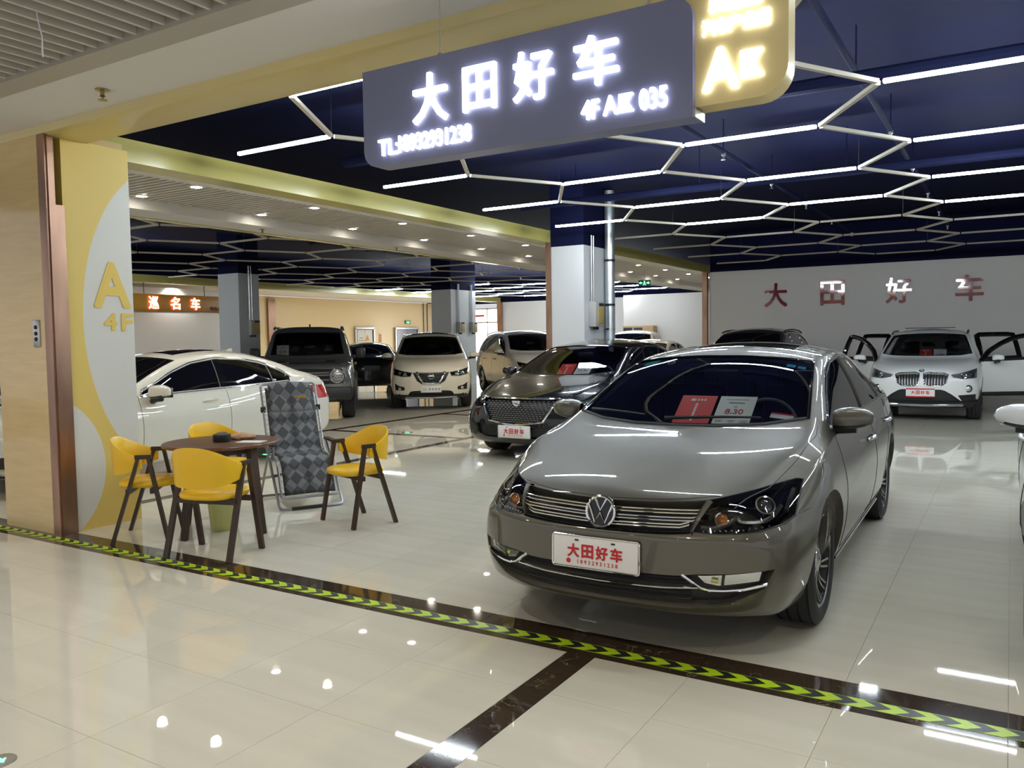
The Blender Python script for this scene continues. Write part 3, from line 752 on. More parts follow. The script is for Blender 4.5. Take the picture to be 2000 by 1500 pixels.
def interior(root, spec, yd, zd, ys_, wheel_side=1, yr=None):
    """dashboard, wheel and front seats"""
    w = float(pchip(spec['ws'])(yd+.2))-.12
    d = MB(); prof = [(yd, zd-.12), (yd+.02, zd-.01), (yd+.20, zd+.005), (yd+.42, zd+.03), (yd+.50, zd-.02), (yd+.50, zd-.30), (yd+.05, zd-.35)]
    d.prism([(p[0], p[1]) for p in prof], -w, w, 'x'); dash = obj('dashboard', d, CABIN, root)
    sw = MB(); c = Vector((.38*wheel_side, yd+.62, zd+.01)); tl = math.radians(65)
    ring = [c+Vector((.185*math.cos(a), .185*math.sin(a)*math.cos(tl), .185*math.sin(a)*math.sin(tl))) for a in np.linspace(0, 2*PI, 28, endpoint=False)]
    sw.tube(ring, .014, 8, True); sw.tube([ring[0], c, ring[14]], .013, 6); sw.tube([c, ring[21]], .013, 6); sw.tube([c, c+Vector((0, -.2, -.06))], .03, 8)
    obj('steering_wheel', sw, M('steering_leather', (.03, .03, .033), .5), root)
    for sg in (-1, 1):
        for yy in [ys_]+([yr] if yr else []):
            st = MB()
            st.box((.38*sg, yy-.28, zd-.42), (.50, .55, .16), bev=.05); st.box((.38*sg, yy+.10, zd-.08), (.48, .13, .62), Matrix.Rotation(-.28, 3, 'X'), bev=.05)
            st.box((.38*sg, yy+.21, zd+.29), (.26, .09, .17), Matrix.Rotation(-.2, 3, 'X'), bev=.035); st.tube([(.33*sg, yy+.17, zd+.15), (.33*sg, yy+.2, zd+.25)], .008, 5)
            obj('seat', st, M('seat_leather', (.022, .021, .02), .5), root)
    mr = MB().box((0, yd+.95, zd+.33), (.24, .03, .07), bev=.015); obj('rear_view_mirror', mr, BLACK, root)
# ------------------------------------------------------------------ shared car pieces
def sym(pts): return [(-x, z) for x, z in pts[::-1] if x > 1e-6]+list(pts)
def greenhouse(c, root, ws_top, ws_bot, panes, rear=None, cav=None, open_ws=True, surround=CHROME, sr=.009, glassm=DARKGLASS, wsm=None, hero=False):
    L = []
    nu, nv = (24, 12) if hero else (14, 8)
    if open_ws:
        if cav: c.cavity(*cav)
        g = c.window('T', ws_top, ws_bot, nu, nv)
        L.append(('windshield', c.sheet(g, -.006), wsm or WSGLASS, None))
    else:
        g = c.pocket('T', ws_top, ws_bot, .012, nu, nv); L.append(('windshield', c.sheet(g, -.008), glassm, None))
    P, N_ = c.rim(g); L.append(('windshield_seal', MB().tube([p-n*.006 for p, n in zip(P, N_)], .011, 6, True), BLACKG, None))
    if rear:
        g = c.pocket('T', rear[0], rear[1], .012, 10, 6); L.append(('rear_window', c.sheet(g, -.008), glassm, None))
    for sg in (1, -1):
        for i, (t, b) in enumerate(panes):
            g = c.pocket('S', t, b, .014, 14, 6, sg); L.append(('side_window', c.sheet(g, -.009), glassm, None))
        if surround and panes:
            top = [p for t, b in panes for p in t]; bot = [p for t, b in panes for p in b]
            loop = top+bot[::-1]
            e = .016; cy = sum(p[0] for p in loop)/len(loop); cz = sum(p[1] for p in loop)/len(loop)
            top = [(p[0], p[1]+e) for p in top]; bot = [(p[0], p[1]-e) for p in bot]
            loop = [(bot[0][0]-e*1.2, bot[0][1])]+top+[(bot[-1][0]+e*1.5, (bot[-1][1]+top[-1][1])/2)]+bot[::-1]
            L.append(('window_trim', c.line('S', loop, sr, .001, sg, 90 if hero else 56, 6, True), surround, None))
        # black pillars between panes
        for (t1, b1), (t2, b2) in zip(panes, panes[1:]):
            g = c.G('S', [t1[-1], t2[0]], [b1[-1], b2[0]], 2, 6, sg); L.append(('pillar_trim', c.sheet(g, .0015), BLACKG, None))
    return L
def emit_parts(L, root):
    for nm, mb, mt, par in L: obj(nm, mb, mt, root, 50)
def seams(c, root, lines, r=.0028):
    for view, pts, sg in lines:
        for s_ in ((1, -1) if sg == 0 else (sg,)):
            p = [(-a, b) for a, b in pts] if (view in 'FT' and s_ < 0) else pts
            obj('panel_gap', c.line(view, p, r, -.0004, s_, 26, 5), BLACK, root, 60)
def handle(c, root, y, z, mat, sgs=(1, -1), w=.20):
    for sg in sgs:
        p, n = c.proj('S', y, z, sg); q, n2 = c.proj('S', y+w, z+.012, sg)
        h = MB().tube([p+n*.004, p*.85+q*.15+n*.032, p*.5+q*.5+n*.038, p*.15+q*.85+n*.032, q+n2*.004], .013, 8, rfun=lambda t: .010+.006*math.sin(PI*t))
        obj('door_handle', h, mat, root, 60)
def shifted(c, view, a, b, off, sg=1):
    p, n = c.proj(view, a, b, sg); return p+n*off
def disc(c, root, name, x, z, r, depth, mat, ring=None, rr=.006, bulge=.4, view='F'):
    """a round lamp element facing forward"""
    p, n = c.proj(view, x, z); q = Vector((p.x, p.y, p.z))+n*depth
    fy = (-Vector((n.x*.35, n.y, n.z*.35))).normalized()
    rot = fy.to_track_quat('Y', 'Z').to_matrix().to_4x4()
    mb = MB().lathe([(0, -r*bulge), (r*.45, -r*bulge*.86), (r*.8, -r*bulge*.5), (r, 0), (r, .02), (0, .02)], 20, 'y')
    o = obj(name, MB().join(mb, T(*q) @ rot), mat, root, 50)
    if ring: obj('lamp_ring', MB().join(MB().tube([(r*1.08*math.cos(a), -.004, r*1.08*math.sin(a)) for a in np.linspace(0, 2*PI, 24, endpoint=False)], rr, 6, True), T(*q) @ rot), ring, root, 60)
    return o
LENSDARK = M('projector_lens', (.05, .05, .055), .03, .0, coat=1.0, spec=.9)
AMBER = M('amber_lens', srgb(190, 120, 60), .15, .3)
LAMPSIL = M('lamp_reflector', (.72, .72, .70), .18, .9)
LAMPGREY = M('lamp_grey', (.35, .36, .37), .15, .6)
REDLAMP = M('tail_lamp_red', (.45, .01, .012), .08, coat=1)
def paintm(name, col, metal=.0, rough=.35, coat=1.0): return M(name, col, rough, metal, coat, spec=.15)

# ================================================================== 1. grey-brown sedan at the front
def hood_crease(X, y, Z):
    # faint raised centre panel and shoulder line on the bonnet
    k = max(0, min(1, (y-.12)/.2))*max(0, min(1, (1.15-y)/.2))
    x0 = .30+.25*y
    return k*.007*np.exp(-((X-x0)/.06)**2)*(Z > .6)
SP = dict(L=4.87, axles=(.945, 3.748), N=18, rows=(12, 12, 12), stations=96, end_r=.09, smooth=1,
  zt=[(0, .730), (.06, .762), (.2, .812), (.5, .884), (.9, .955), (1.10, .990), (1.25, 1.045), (1.6, 1.205), (1.95, 1.350), (2.15, 1.408), (2.45, 1.450), (2.8, 1.470), (3.2, 1.455), (3.55, 1.40), (3.9, 1.27), (4.25, 1.12), (4.45, 1.085), (4.7, 1.06), (4.87, 1.0)],
  zr=[(0, .724), (.2, .805), (.5, .873), (.9, .939), (1.12, .972), (1.25, 1.005), (1.6, 1.150), (1.95, 1.285), (2.15, 1.338), (2.45, 1.376), (2.8, 1.390), (3.2, 1.375), (3.55, 1.32), (3.9, 1.205), (4.25, 1.085), (4.45, 1.06), (4.87, .98)],
  wr=[(0, .60), (.2, .655), (.5, .71), (.9, .755), (1.12, .755), (1.25, .742), (1.6, .698), (1.95, .660), (2.15, .643), (2.8, .630), (3.2, .622), (3.55, .605), (3.9, .61), (4.25, .66), (4.45, .68), (4.87, .62)],
  zs=[(0, .690), (.2, .752), (.5, .826), (.9, .885), (1.25, .925), (2, .955), (3, .985), (3.8, 1.01), (4.3, 1.02), (4.6, .99), (4.87, .93)],
  ws=[(0, .70), (.2, .765), (.5, .825), (.9, .858), (1.25, .845), (1.6, .824), (2.2, .822), (3, .828), (3.8, .83), (4.3, .80), (4.87, .72)],
  w=[(0, .83), (.25, .882), (.6, .908), (1.0, .917), (3.6, .917), (4.2, .895), (4.6, .86), (4.87, .80)],
  zm=[(0, .46), (.5, .55), (1.2, .60), (3.5, .62), (4.87, .60)],
  zb=[(0, .205), (.3, .19), (.6, .20), (1, .19), (3.9, .19), (4.4, .23), (4.87, .29)],
  face=[(.15, .13), (.22, .06), (.29, .025), (.42, .0), (.580, .0), (.602, .006), (.620, .030), (.68, .044), (.76, .085), (.85, .14)], bow=(.40, 3.3, 1.15),
  back=[(.25, .08), (.4, .0), (.7, .0), (.95, .06), (1.05, .1)])
def grey_sedan():
    root = thing('sedan', 'grey-brown sedan with four chrome grille bars parked at the front behind the tape', 'car', (-1.672, 3.50, 0), math.radians(.9))
    c = Car(SP); paint = paintm('grey_brown_paint', srgb(95, 91, 81), .40, .36)
    for y in SP['axles']: c.arch(y, .335, .372)
    wt = sym([(0, 2.045), (.3, 2.06), (.600, 2.115)]); wb = sym([(0, 1.125), (.25, 1.14), (.5, 1.20), (.715, 1.335)])
    panes = [([(1.50, 1.000), (1.62, 1.055), (1.80, 1.145), (2.05, 1.250), (2.35, 1.325), (2.70, 1.348)], [(1.49, .985), (2.70, 1.000)]),
             ([(2.78, 1.349), (3.1, 1.338), (3.4, 1.292), (3.62, 1.225)], [(2.78, 1.001), (3.62, 1.016)]),
             ([(3.66, 1.212), (3.85, 1.125), (3.98, 1.045)], [(3.66, 1.017), (3.98, 1.025)])]
    L = greenhouse(c, root, wt, wb, panes, (sym([(0, 3.52), (.5, 3.56)]), sym([(0, 4.2), (.6, 4.16)])), (1.0, 4.0), True, hero=True)
    gr = c.pocket('F', sym([(0, .730), (.25, .737), (.42, .746), (.505, .754)]), sym([(0, .602), (.3, .606), (.44, .616)]), .05, 30, 8)
    hl = {}
    for sg in (1, -1):
        t = [(.475, .752), (.58, .772), (.70, .796), (.785, .810), (.812, .803)]; b = [(.435, .624), (.56, .616), (.70, .622), (.79, .640), (.818, .660)]
        t = [(sg*x, z) for x, z in t]; b = [(sg*x, z) for x, z in b]
        hl[sg] = c.pocket('F', t, b, .05, 22, 8)
    lg = c.pocket('F', sym([(0, .420), (.38, .424), (.46, .437), (.60, .441), (.775, .452)]), sym([(0, .258), (.40, .264), (.58, .288), (.735, .365)]), .05, 36, 6)
    sr = c.pocket('T', [(-.40, 3.02), (.40, 3.02)], [(-.42, 2.36), (.42, 2.36)], .008, 12, 8)
    body = c.finish(root, paint)
    emit_parts(L, root)
    obj('sunroof', c.sheet(sr, -.004), DARKGLASS, root)
    obj('grille', c.sheet(gr, -.044), BLACK, root)
    for i, z in enumerate((.712, .680, .648)):
        hwid = .50-.055*i
        for dz in (.0065, -.0065):
            obj('grille_bar', c.line('F', [(-hwid-.035, z+.014+dz), (-hwid, z+dz), (0, z-.012+dz), (hwid, z+dz), (hwid+.035, z+.014+dz)], .0038, -.006, 1, 40, 6), CHROME, root)
        obj('grille_slat', c.line('F', [(-hwid, z), (0, z-.012), (hwid, z)], .008, -.018, 1, 30, 6), DARKMET, root)
    obj('grille_slat', c.line('F', [(-.43, .622), (0, .610), (.43, .622)], .008, -.01, 1, 30, 6), BLACKG, root)
    # round badge
    bp = shifted(c, 'F', 0, .680, .012); bt = obj('badge', MB().lathe([(0, .02), (.076, .02), (.078, .0), (.070, -.006), (0, -.004)], 36, 'y'), BLACKG, root, loc=(0, bp.y, .682), rot=(-.14, 0, 0))
    R_ = .073
    obj('badge_ring', MB().tube([(R_*math.cos(a), -.006, R_*math.sin(a)) for a in np.linspace(0, 2*PI, 40, endpoint=False)], .0068, 8, True), CHROME, bt)
    def stroke(p): return MB().tube([(x, -.007, z) for x, z in p], .0062, 6)
    obj('badge_letter', stroke([(-.030, .062), (0, .006), (.030, .062)]), CHROME, bt)
    obj('badge_letter', stroke([(-.060, .034), (-.026, -.052), (0, -.004), (.026, -.052), (.060, .034)]), CHROME, bt)
    # headlights
    for sg in (1, -1):
        h = obj('headlight', c.sheet(hl[sg], -.045), BLACKG, root)
        disc(c, h, 'projector', sg*.715, .738, .041, -.032, LENSDARK, CHROME, .006)
        disc(c, h, 'turn_lamp', sg*.565, .692, .030, -.036, AMBER, CHROME, .005)
        pts = [(.475, .648), (.53, .642), (.59, .665), (.625, .697), (.64, .676), (.69, .668), (.735, .668), (.762, .684), (.775, .72)]
        obj('lamp_strip', c.line('F', [(sg*x, z) for x, z in pts], .0115, -.030, 1, 34, 6), LAMPSIL, h)
        obj('lamp_strip', c.line('F', [(sg*.798, .69), (sg*.802, .775)], .014, -.034, 1, 10, 6), LAMPSIL, h)
        for k in range(12):
            q = shifted(c, 'F', sg*(.49+.024*k), .628+.0016*k, -.03)
            obj('led', MB().lathe([(0, -.006), (.005, -.004), (.006, 0), (0, .002)], 8, 'y', q), LAMPSIL, h)
        obj('lens_cover', c.sheet(hl[sg], -.002), LENSGLASS, h)
        P, N_ = c.rim(hl[sg]); obj('lamp_seal', MB().tube([p-n*.002 for p, n in zip(P, N_)], .004, 5, True), BLACK, h)
    # lower intake and fog lamps
    obj('lower_grille', c.sheet(lg, -.045), BLACK, root)
    for z in (.29, .318, .375, .395): obj('intake_slat', c.line('F', [(-.44, z+.008), (0, z), (.44, z+.008)], .006, -.028, 1, 30, 5), DARKMET, root)
    obj('intake_strip', c.line('F', [(-.50, .372), (-.3, .357), (0, .350), (.3, .357), (.50, .372)], .0055, -.012, 1, 40, 6), CHROME, root)
    for sg in (1, -1):
        obj('fog_trim', c.line('F', [(sg*x, z) for x, z in [(.405, .432), (.44, .408), (.485, .374), (.52, .362), (.58, .361), (.66, .367), (.745, .385)]], .0085, -.004, 1, 34, 8), CHROME, root)
        t = [(sg*x, z) for x, z in ((.475, .425), (.58, .430), (.735, .441))]; b = [(sg*x, z) for x, z in ((.505, .392), (.56, .379), (.725, .398))]
        fl = obj('fog_lamp', c.sheet(c.G('F', t, b, 12, 4), -.020), LAMPSIL, root)
        obj('fog_divider', c.line('F', [(sg*.585, .432), (sg*.578, .378)], .006, -.016, 1, 6, 5), BLACK, fl)
        obj('fog_bulb', c.line('F', [(sg*.535, .41), (sg*.56, .405)], .012, -.018, 1, 6, 8), M('fog_yellow', srgb(200, 205, 90), .2), fl)
        obj('fog_lens', c.sheet(c.G('F', t, b, 12, 4), -.008), LENSGLASS, fl)
    pp = shifted(c, 'F', 0, .487, 0)
    plate(root, -.01, pp.y-.012, .487, -.03)
    # wipers, cowl, dash, cards
    obj('cowl', c.line('T', [(-.70, 1.33), (-.5, 1.195), (-.25, 1.12), (0, 1.105), (.25, 1.12), (.5, 1.195), (.70, 1.33)], .014, -.004, 1, 30, 6), BLACK, root)
    for a, b in (((-.62, 1.30), (-.22, 1.20)), ((-.08, 1.16), (.47, 1.235))):
        p = [c.proj('T', *(np.array(a)*(1-u)+np.array(b)*u))[0]+Vector((0, -.01, .018)) for u in np.linspace(0, 1, 10)]
        obj('wiper', MB().tube(p, .009, 6, rfun=lambda t: .012-.006*t), BLACK, root)
    interior(root, SP, 1.12, .925, 2.55, 1, 3.35)
    cards(root, c, .125, 1.33, .955, .98, '8.30', 1.08)
    def sticker(x, y, w, h, mat, nm='sticker'):
        g = c.G('T', [(x, y+h), (x+w, y+h)], [(x, y), (x+w, y)], 4, 2); return obj(nm, c.sheet(g, -.012), mat, root, 0)
    STB = M('sticker_blue', srgb(70, 160, 220), .5); STT = M('sticker_teal', srgb(70, 170, 180), .5)
    sticker(-.545, 1.99, .10, .085, STT); sticker(.455, 1.955, .055, .05, STB); sticker(.525, 1.955, .05, .045, STB); sticker(.50, 1.305, .13, .045, WHITE); sticker(.50, 1.35, .13, .018, REDINK)
    obj('sticker', MB().tube([c.proj('T', -.33+.025*math.cos(a), 1.98+.025*math.sin(a))[0]-Vector((0, 0, .012)) for a in np.linspace(0, 2*PI, 20, endpoint=False)], .004, 5, True), WHITE, root)
    # mirrors, handles, gaps, wheels
    for sg in (1, -1): mirror(root, sg*.785, 1.54, 1.015, sg, paint, .96, foot=.03)
    handle(c, root, 2.42, .80, CHROME); handle(c, root, 3.40, .835, CHROME)
    seams(c, root, [('T', [(.60, .20), (.70, .45), (.765, .8), (.785, 1.15), (.77, 1.30)], 0), ('S', [(1.42, .30), (1.40, .55), (1.41, .80), (1.47, .95)], 0), ('S', [(2.74, .30), (2.75, .6), (2.76, .97)], 0), ('S', [(3.72, .78), (3.72, .98)], 0), ('S', [(3.33, .40), (3.38, .60), (3.6, .78), (3.70, .80)], 0),
        ('S', [(1.42, .29), (2.2, .285), (3.33, .30)], 0), ('S', [(.50, .665), (.62, .672)], 0), ('F', [(-.52, .766), (-.3, .748), (0, .738), (.3, .748), (.52, .766)], 1)])
    for sg in (1, -1): obj('sill_strip', c.line('S', [(1.40, .235), (2.4, .23), (3.30, .24)], .009, 0, sg, 30, 6), CHROME, root)
    wheels(root, SP, .333, .240, .225, 'turbine', 10, M('machined_rim', (.62, .62, .62), .22, 1.0), .045, BLACK)
grey_sedan()
# ------------------------------------------------------------------ other cars
def derive(base, L, sx=1.0, sz=1.0, axles=None, zfun=None, **kw):
    k = L/base['L']; r = {}
    for key in ('zt', 'zr', 'zs', 'zb', 'zm'): r[key] = [(a*k, (zfun(b) if zfun else b*sz)) for a, b in base[key]]
    for key in ('wr', 'ws', 'w'): r[key] = [(a*k, b*sx) for a, b in base[key]]
    for key in ('face', 'back'): r[key] = [((zfun(a) if zfun else a*sz), b) for a, b in base[key]]
    r.update(L=L, axles=axles, N=9, rows=(7, 7, 7), stations=48, end_r=base['end_r'], bow=base['bow'], rbow=base.get('rbow', (.22, 2.6, .9)), smooth=base.get('smooth', 1))
    r.update(kw); return r
SEDAN_WT = sym([(0, 2.045), (.3, 2.06), (.600, 2.115)]); SEDAN_WB = sym([(0, 1.125), (.25, 1.14), (.5, 1.20), (.73, 1.345)])
SEDAN_P = [([(1.50, 1.000), (1.62, 1.055), (1.80, 1.145), (2.05, 1.250), (2.35, 1.325), (2.70, 1.348)], [(1.49, .985), (2.70, 1.000)]),
           ([(2.78, 1.349), (3.1, 1.338), (3.4, 1.292), (3.62, 1.225)], [(2.78, 1.001), (3.62, 1.016)]), ([(3.66, 1.212), (3.85, 1.125), (3.98, 1.045)], [(3.66, 1.017), (3.98, 1.025)])]
SEDAN_R = (sym([(0, 3.52), (.5, 3.56)]), sym([(0, 4.2), (.6, 4.16)]))
def sc2(pts, a, b): return [(p[0]*a, p[1]*b) for p in pts]
SUV = dict(L=4.60, end_r=.09, smooth=1,
  zt=[(0, .86), (.06, .915), (.25, .985), (.6, 1.045), (1.0, 1.10), (1.18, 1.145), (1.5, 1.34), (1.8, 1.51), (2.05, 1.61), (2.4, 1.665), (3.0, 1.68), (3.6, 1.65), (4.1, 1.57), (4.38, 1.42), (4.52, 1.18), (4.6, 1.02)],
  zr=[(0, .85), (.25, .965), (.6, 1.03), (1.0, 1.08), (1.18, 1.105), (1.5, 1.275), (1.8, 1.44), (2.05, 1.535), (2.4, 1.585), (3.0, 1.60), (3.6, 1.575), (4.1, 1.49), (4.38, 1.35), (4.52, 1.12), (4.6, 1.0)],
  wr=[(0, .56), (.25, .63), (.6, .70), (1.0, .755), (1.18, .77), (1.5, .725), (1.8, .68), (2.05, .66), (3.0, .645), (3.6, .63), (4.1, .62), (4.6, .64)],
  zs=[(0, .82), (.25, .91), (.6, .985), (1.1, 1.02), (2, 1.045), (3.3, 1.085), (4.0, 1.10), (4.4, 1.06), (4.6, .96)],
  ws=[(0, .72), (.25, .78), (.6, .84), (1.1, .865), (3.5, .865), (4.2, .83), (4.6, .76)],
  w=[(0, .84), (.25, .885), (.6, .905), (1.0, .91), (3.6, .91), (4.2, .895), (4.6, .84)],
  zm=[(0, .58), (.6, .66), (3.6, .70), (4.6, .68)], zb=[(0, .24), (.5, .22), (1, .21), (3.6, .21), (4.2, .26), (4.6, .33)],
  face=[(.2, .12), (.30, .05), (.42, .01), (.60, .0), (.72, .015), (.84, .05), (.98, .11)], bow=(.34, 2.6, 1.1), back=[(.3, .05), (.5, 0), (.9, .02), (1.2, .06)])
SUV_WT = sym([(0, 1.93), (.3, 1.945), (.60, 1.99)]); SUV_WB = sym([(0, 1.16), (.3, 1.18), (.55, 1.24), (.73, 1.35)])
SUV_P = [([(1.42, 1.075), (1.60, 1.20), (1.85, 1.36), (2.10, 1.48), (2.45, 1.535)], [(1.40, 1.055), (2.45, 1.075)]), ([(2.53, 1.54), (2.9, 1.545), (3.35, 1.52)], [(2.53, 1.077), (3.35, 1.10)]), ([(3.41, 1.515), (3.75, 1.46), (3.98, 1.36)], [(3.41, 1.102), (4.02, 1.16)])]
SUV_R = (sym([(0, 4.14), (.5, 4.16)]), sym([(0, 4.45), (.58, 4.42)]))
def fwd_lamp(c, root, t, b, sg, strip=None, depth=.04, base=None, lamps=()):
    t = [(sg*x, z) for x, z in t]; b = [(sg*x, z) for x, z in b]; g = c.G('F', t, b, 12, 5)
    h = obj('headlight', c.sheet(g, -depth+.006), base or BLACKG, root)
    for x, z, r in lamps: disc(c, h, 'projector', sg*x, z, r, -depth*.5, LAMPGREY, CHROME, .006)
    if strip: obj('lamp_strip', c.line('F', [(sg*x, z) for x, z in strip], .009, -depth*.4, 1, 20, 6), LAMPSIL, h)
    obj('lens_cover', c.sheet(g, -.002), LENSGLASS, h)
def pk(c, t, b, sg=None, d=.04, nu=16, nv=5):
    if sg: t = [(sg*x, z) for x, z in t]; b = [(sg*x, z) for x, z in b]
    return c.pocket('F', t, b, d, nu, nv)
def place_car(label, x, y, head, name):
    """head: world direction the nose points to"""
    return thing(name, label, 'car', (x, y, 0), math.atan2(head[1], head[0])+PI/2)
def basics(c, root, sp, paint, R, rim, style, nsp, seam_y=(1.33, 2.50, 3.40), zb=.30, zt=1.0, mz=1.06, my=1.50, hand=(2.2, 3.15), hz=.90, mirrors=True, rimmat=None, wd=.22, hmat=None, mx=.85, msc=1.0):
    if mirrors:
        for sg in (1, -1): mirror(root, sg*mx, my, mz, sg, mirrors if not isinstance(mirrors, bool) else paint, msc, foot=.05)
    for hy in hand: handle(c, root, hy, hz, hmat or paint)
    seams(c, root, [('S', [(a, zb), (a, zt)], 0) for a in seam_y], .003)
    wheels(root, sp, R, rim, wd, style, nsp, rimmat, .02, BLACK)

# 2. black executive sedan with mesh grille
def black_sedan():
    k = 5.22/4.87
    sp = derive(SP, 5.22, .94/.917, 1.0, (1.0, 4.105), zfun=lambda z: z*1.005+.015*(z > .6), N=14, rows=(9, 9, 9), stations=64, face=[(.15, .12), (.24, .04), (.34, .0), (.45, .0), (.60, .02), (.75, .05), (.88, .10)], bow=(.34, 2.6, 1.15))
    root = place_car('glossy black sedan with a chrome-framed mesh grille behind the grey-brown sedan', -5.20, 8.55, (0.035, -1), 'sedan')
    c = Car(sp); paint = paintm('black_paint', (.004, .004, .005), .0, .2)
    for y in sp['axles']: c.arch(y, .345, .385)
    L = greenhouse(c, root, sc2(SEDAN_WT, 1.02, k), sc2(SEDAN_WB, 1.02, k), [(sc2(t, k, 1.012), sc2(b, k, 1.012)) for t, b in SEDAN_P], None, (1.08, 4.2), True)
    gt = sym([(0, .772), (.3, .774), (.535, .772)]); gb = sym([(0, .458), (.12, .468), (.375, .498)])
    g = pk(c, gt, gb, d=.045, nu=24, nv=8)
    li = pk(c, sym([(0, .425), (.40, .44), (.60, .46)]), sym([(0, .285), (.45, .29), (.56, .33)]), d=.04, nu=20)
    hl = {sg: pk(c, [(.66, .725), (.80, .765), (.875, .785)], [(.665, .68), (.80, .70), (.875, .70)], sg) for sg in (1, -1)}
    c.finish(root, paint); emit_parts(L, root)
    obj('grille', c.sheet(g, -.04), BLACK, root)
    P, N_ = c.rim(g); obj('grille_frame', MB().tube([p+n*.004 for p, n in zip(P, N_)], .013, 8, True), CHROME, root)
    # lattice of short chrome dashes
    for r_ in range(11):
        z = .748-.0255*r_; hwid = .50-.018*r_*.92; n = 17
        mb = MB()
        for i in range(n):
            x = -hwid+2*hwid*(i+.5*(r_ % 2))/(n-.5)
            if abs(x) > hwid-.01: continue
            q, nn = c.proj('F', x, z); mb.box(q-nn*.010, (.026, .010, .0045))
        tag(obj('grille_mesh_row', mb, SATIN, root, 0), kind='stuff')
    q = shifted(c, 'F', 0, .725, .012)
    bd = obj('badge', MB().prism([(-.055, .035), (.055, .035), (.048, -.005), (.018, -.035), (-.018, -.035), (-.048, -.005)], -.006, .006, 'y'), CHROME, root, loc=(0, q.y, .715))
    for i in range(3): obj('badge_stripe', MB().box((-.015+.02*i, -.007, .005-.008*i), (.045, .003, .006)), DARKMET, bd, 0)
    for sg in (1, -1):
        h = obj('headlight', c.sheet(hl[sg], -.03), LAMPGREY, root)
        for i in range(4): disc(c, h, 'projector', sg*(.70+.045*i), .722, .018, -.02, LENSDARK, CHROME, .003)
        obj('lens_cover', c.sheet(hl[sg], -.002), LENSGLASS, h)
        obj('daytime_strip', c.line('F', [(sg*.885, .72), (sg*.85, .58), (sg*.84, .42), (sg*.80, .34)], .010, .0, 1, 24, 6), LAMPSIL, root)
        obj('side_intake', c.sheet(c.G('F', [(sg*.60, .40), (sg*.76, .50)], [(sg*.62, .30), (sg*.76, .32)], 6, 3), .003), BLACK, root)
    obj('lower_grille', c.sheet(li, -.035), BLACK, root)
    for z in (.31, .335, .36, .385): obj('intake_slat', c.line('F', [(-.5, z+.01), (0, z), (.5, z+.01)], .005, -.02, 1, 24, 5), DARKMET, root)
    pp = shifted(c, 'F', 0, .37, 0); plate(root, 0, pp.y-.014, .372)
    interior(root, sp, 1.2, .94, 2.7, 1, 3.6); cards(root, c, .09, 1.42, .965, .98, '12.90', 1.1)
    basics(c, root, sp, paint, .345, .25, 'twin', 10, (1.5, 2.92, 4.0), .30, .99, 1.03, 1.74, (2.6, 3.65), .85, wd=.24, mx=.89, hmat=CHROME)
    seams(c, root, [('T', [(.58, .15), (.70, .45), (.775, .85), (.80, 1.22)], 0)], .003)
black_sedan()

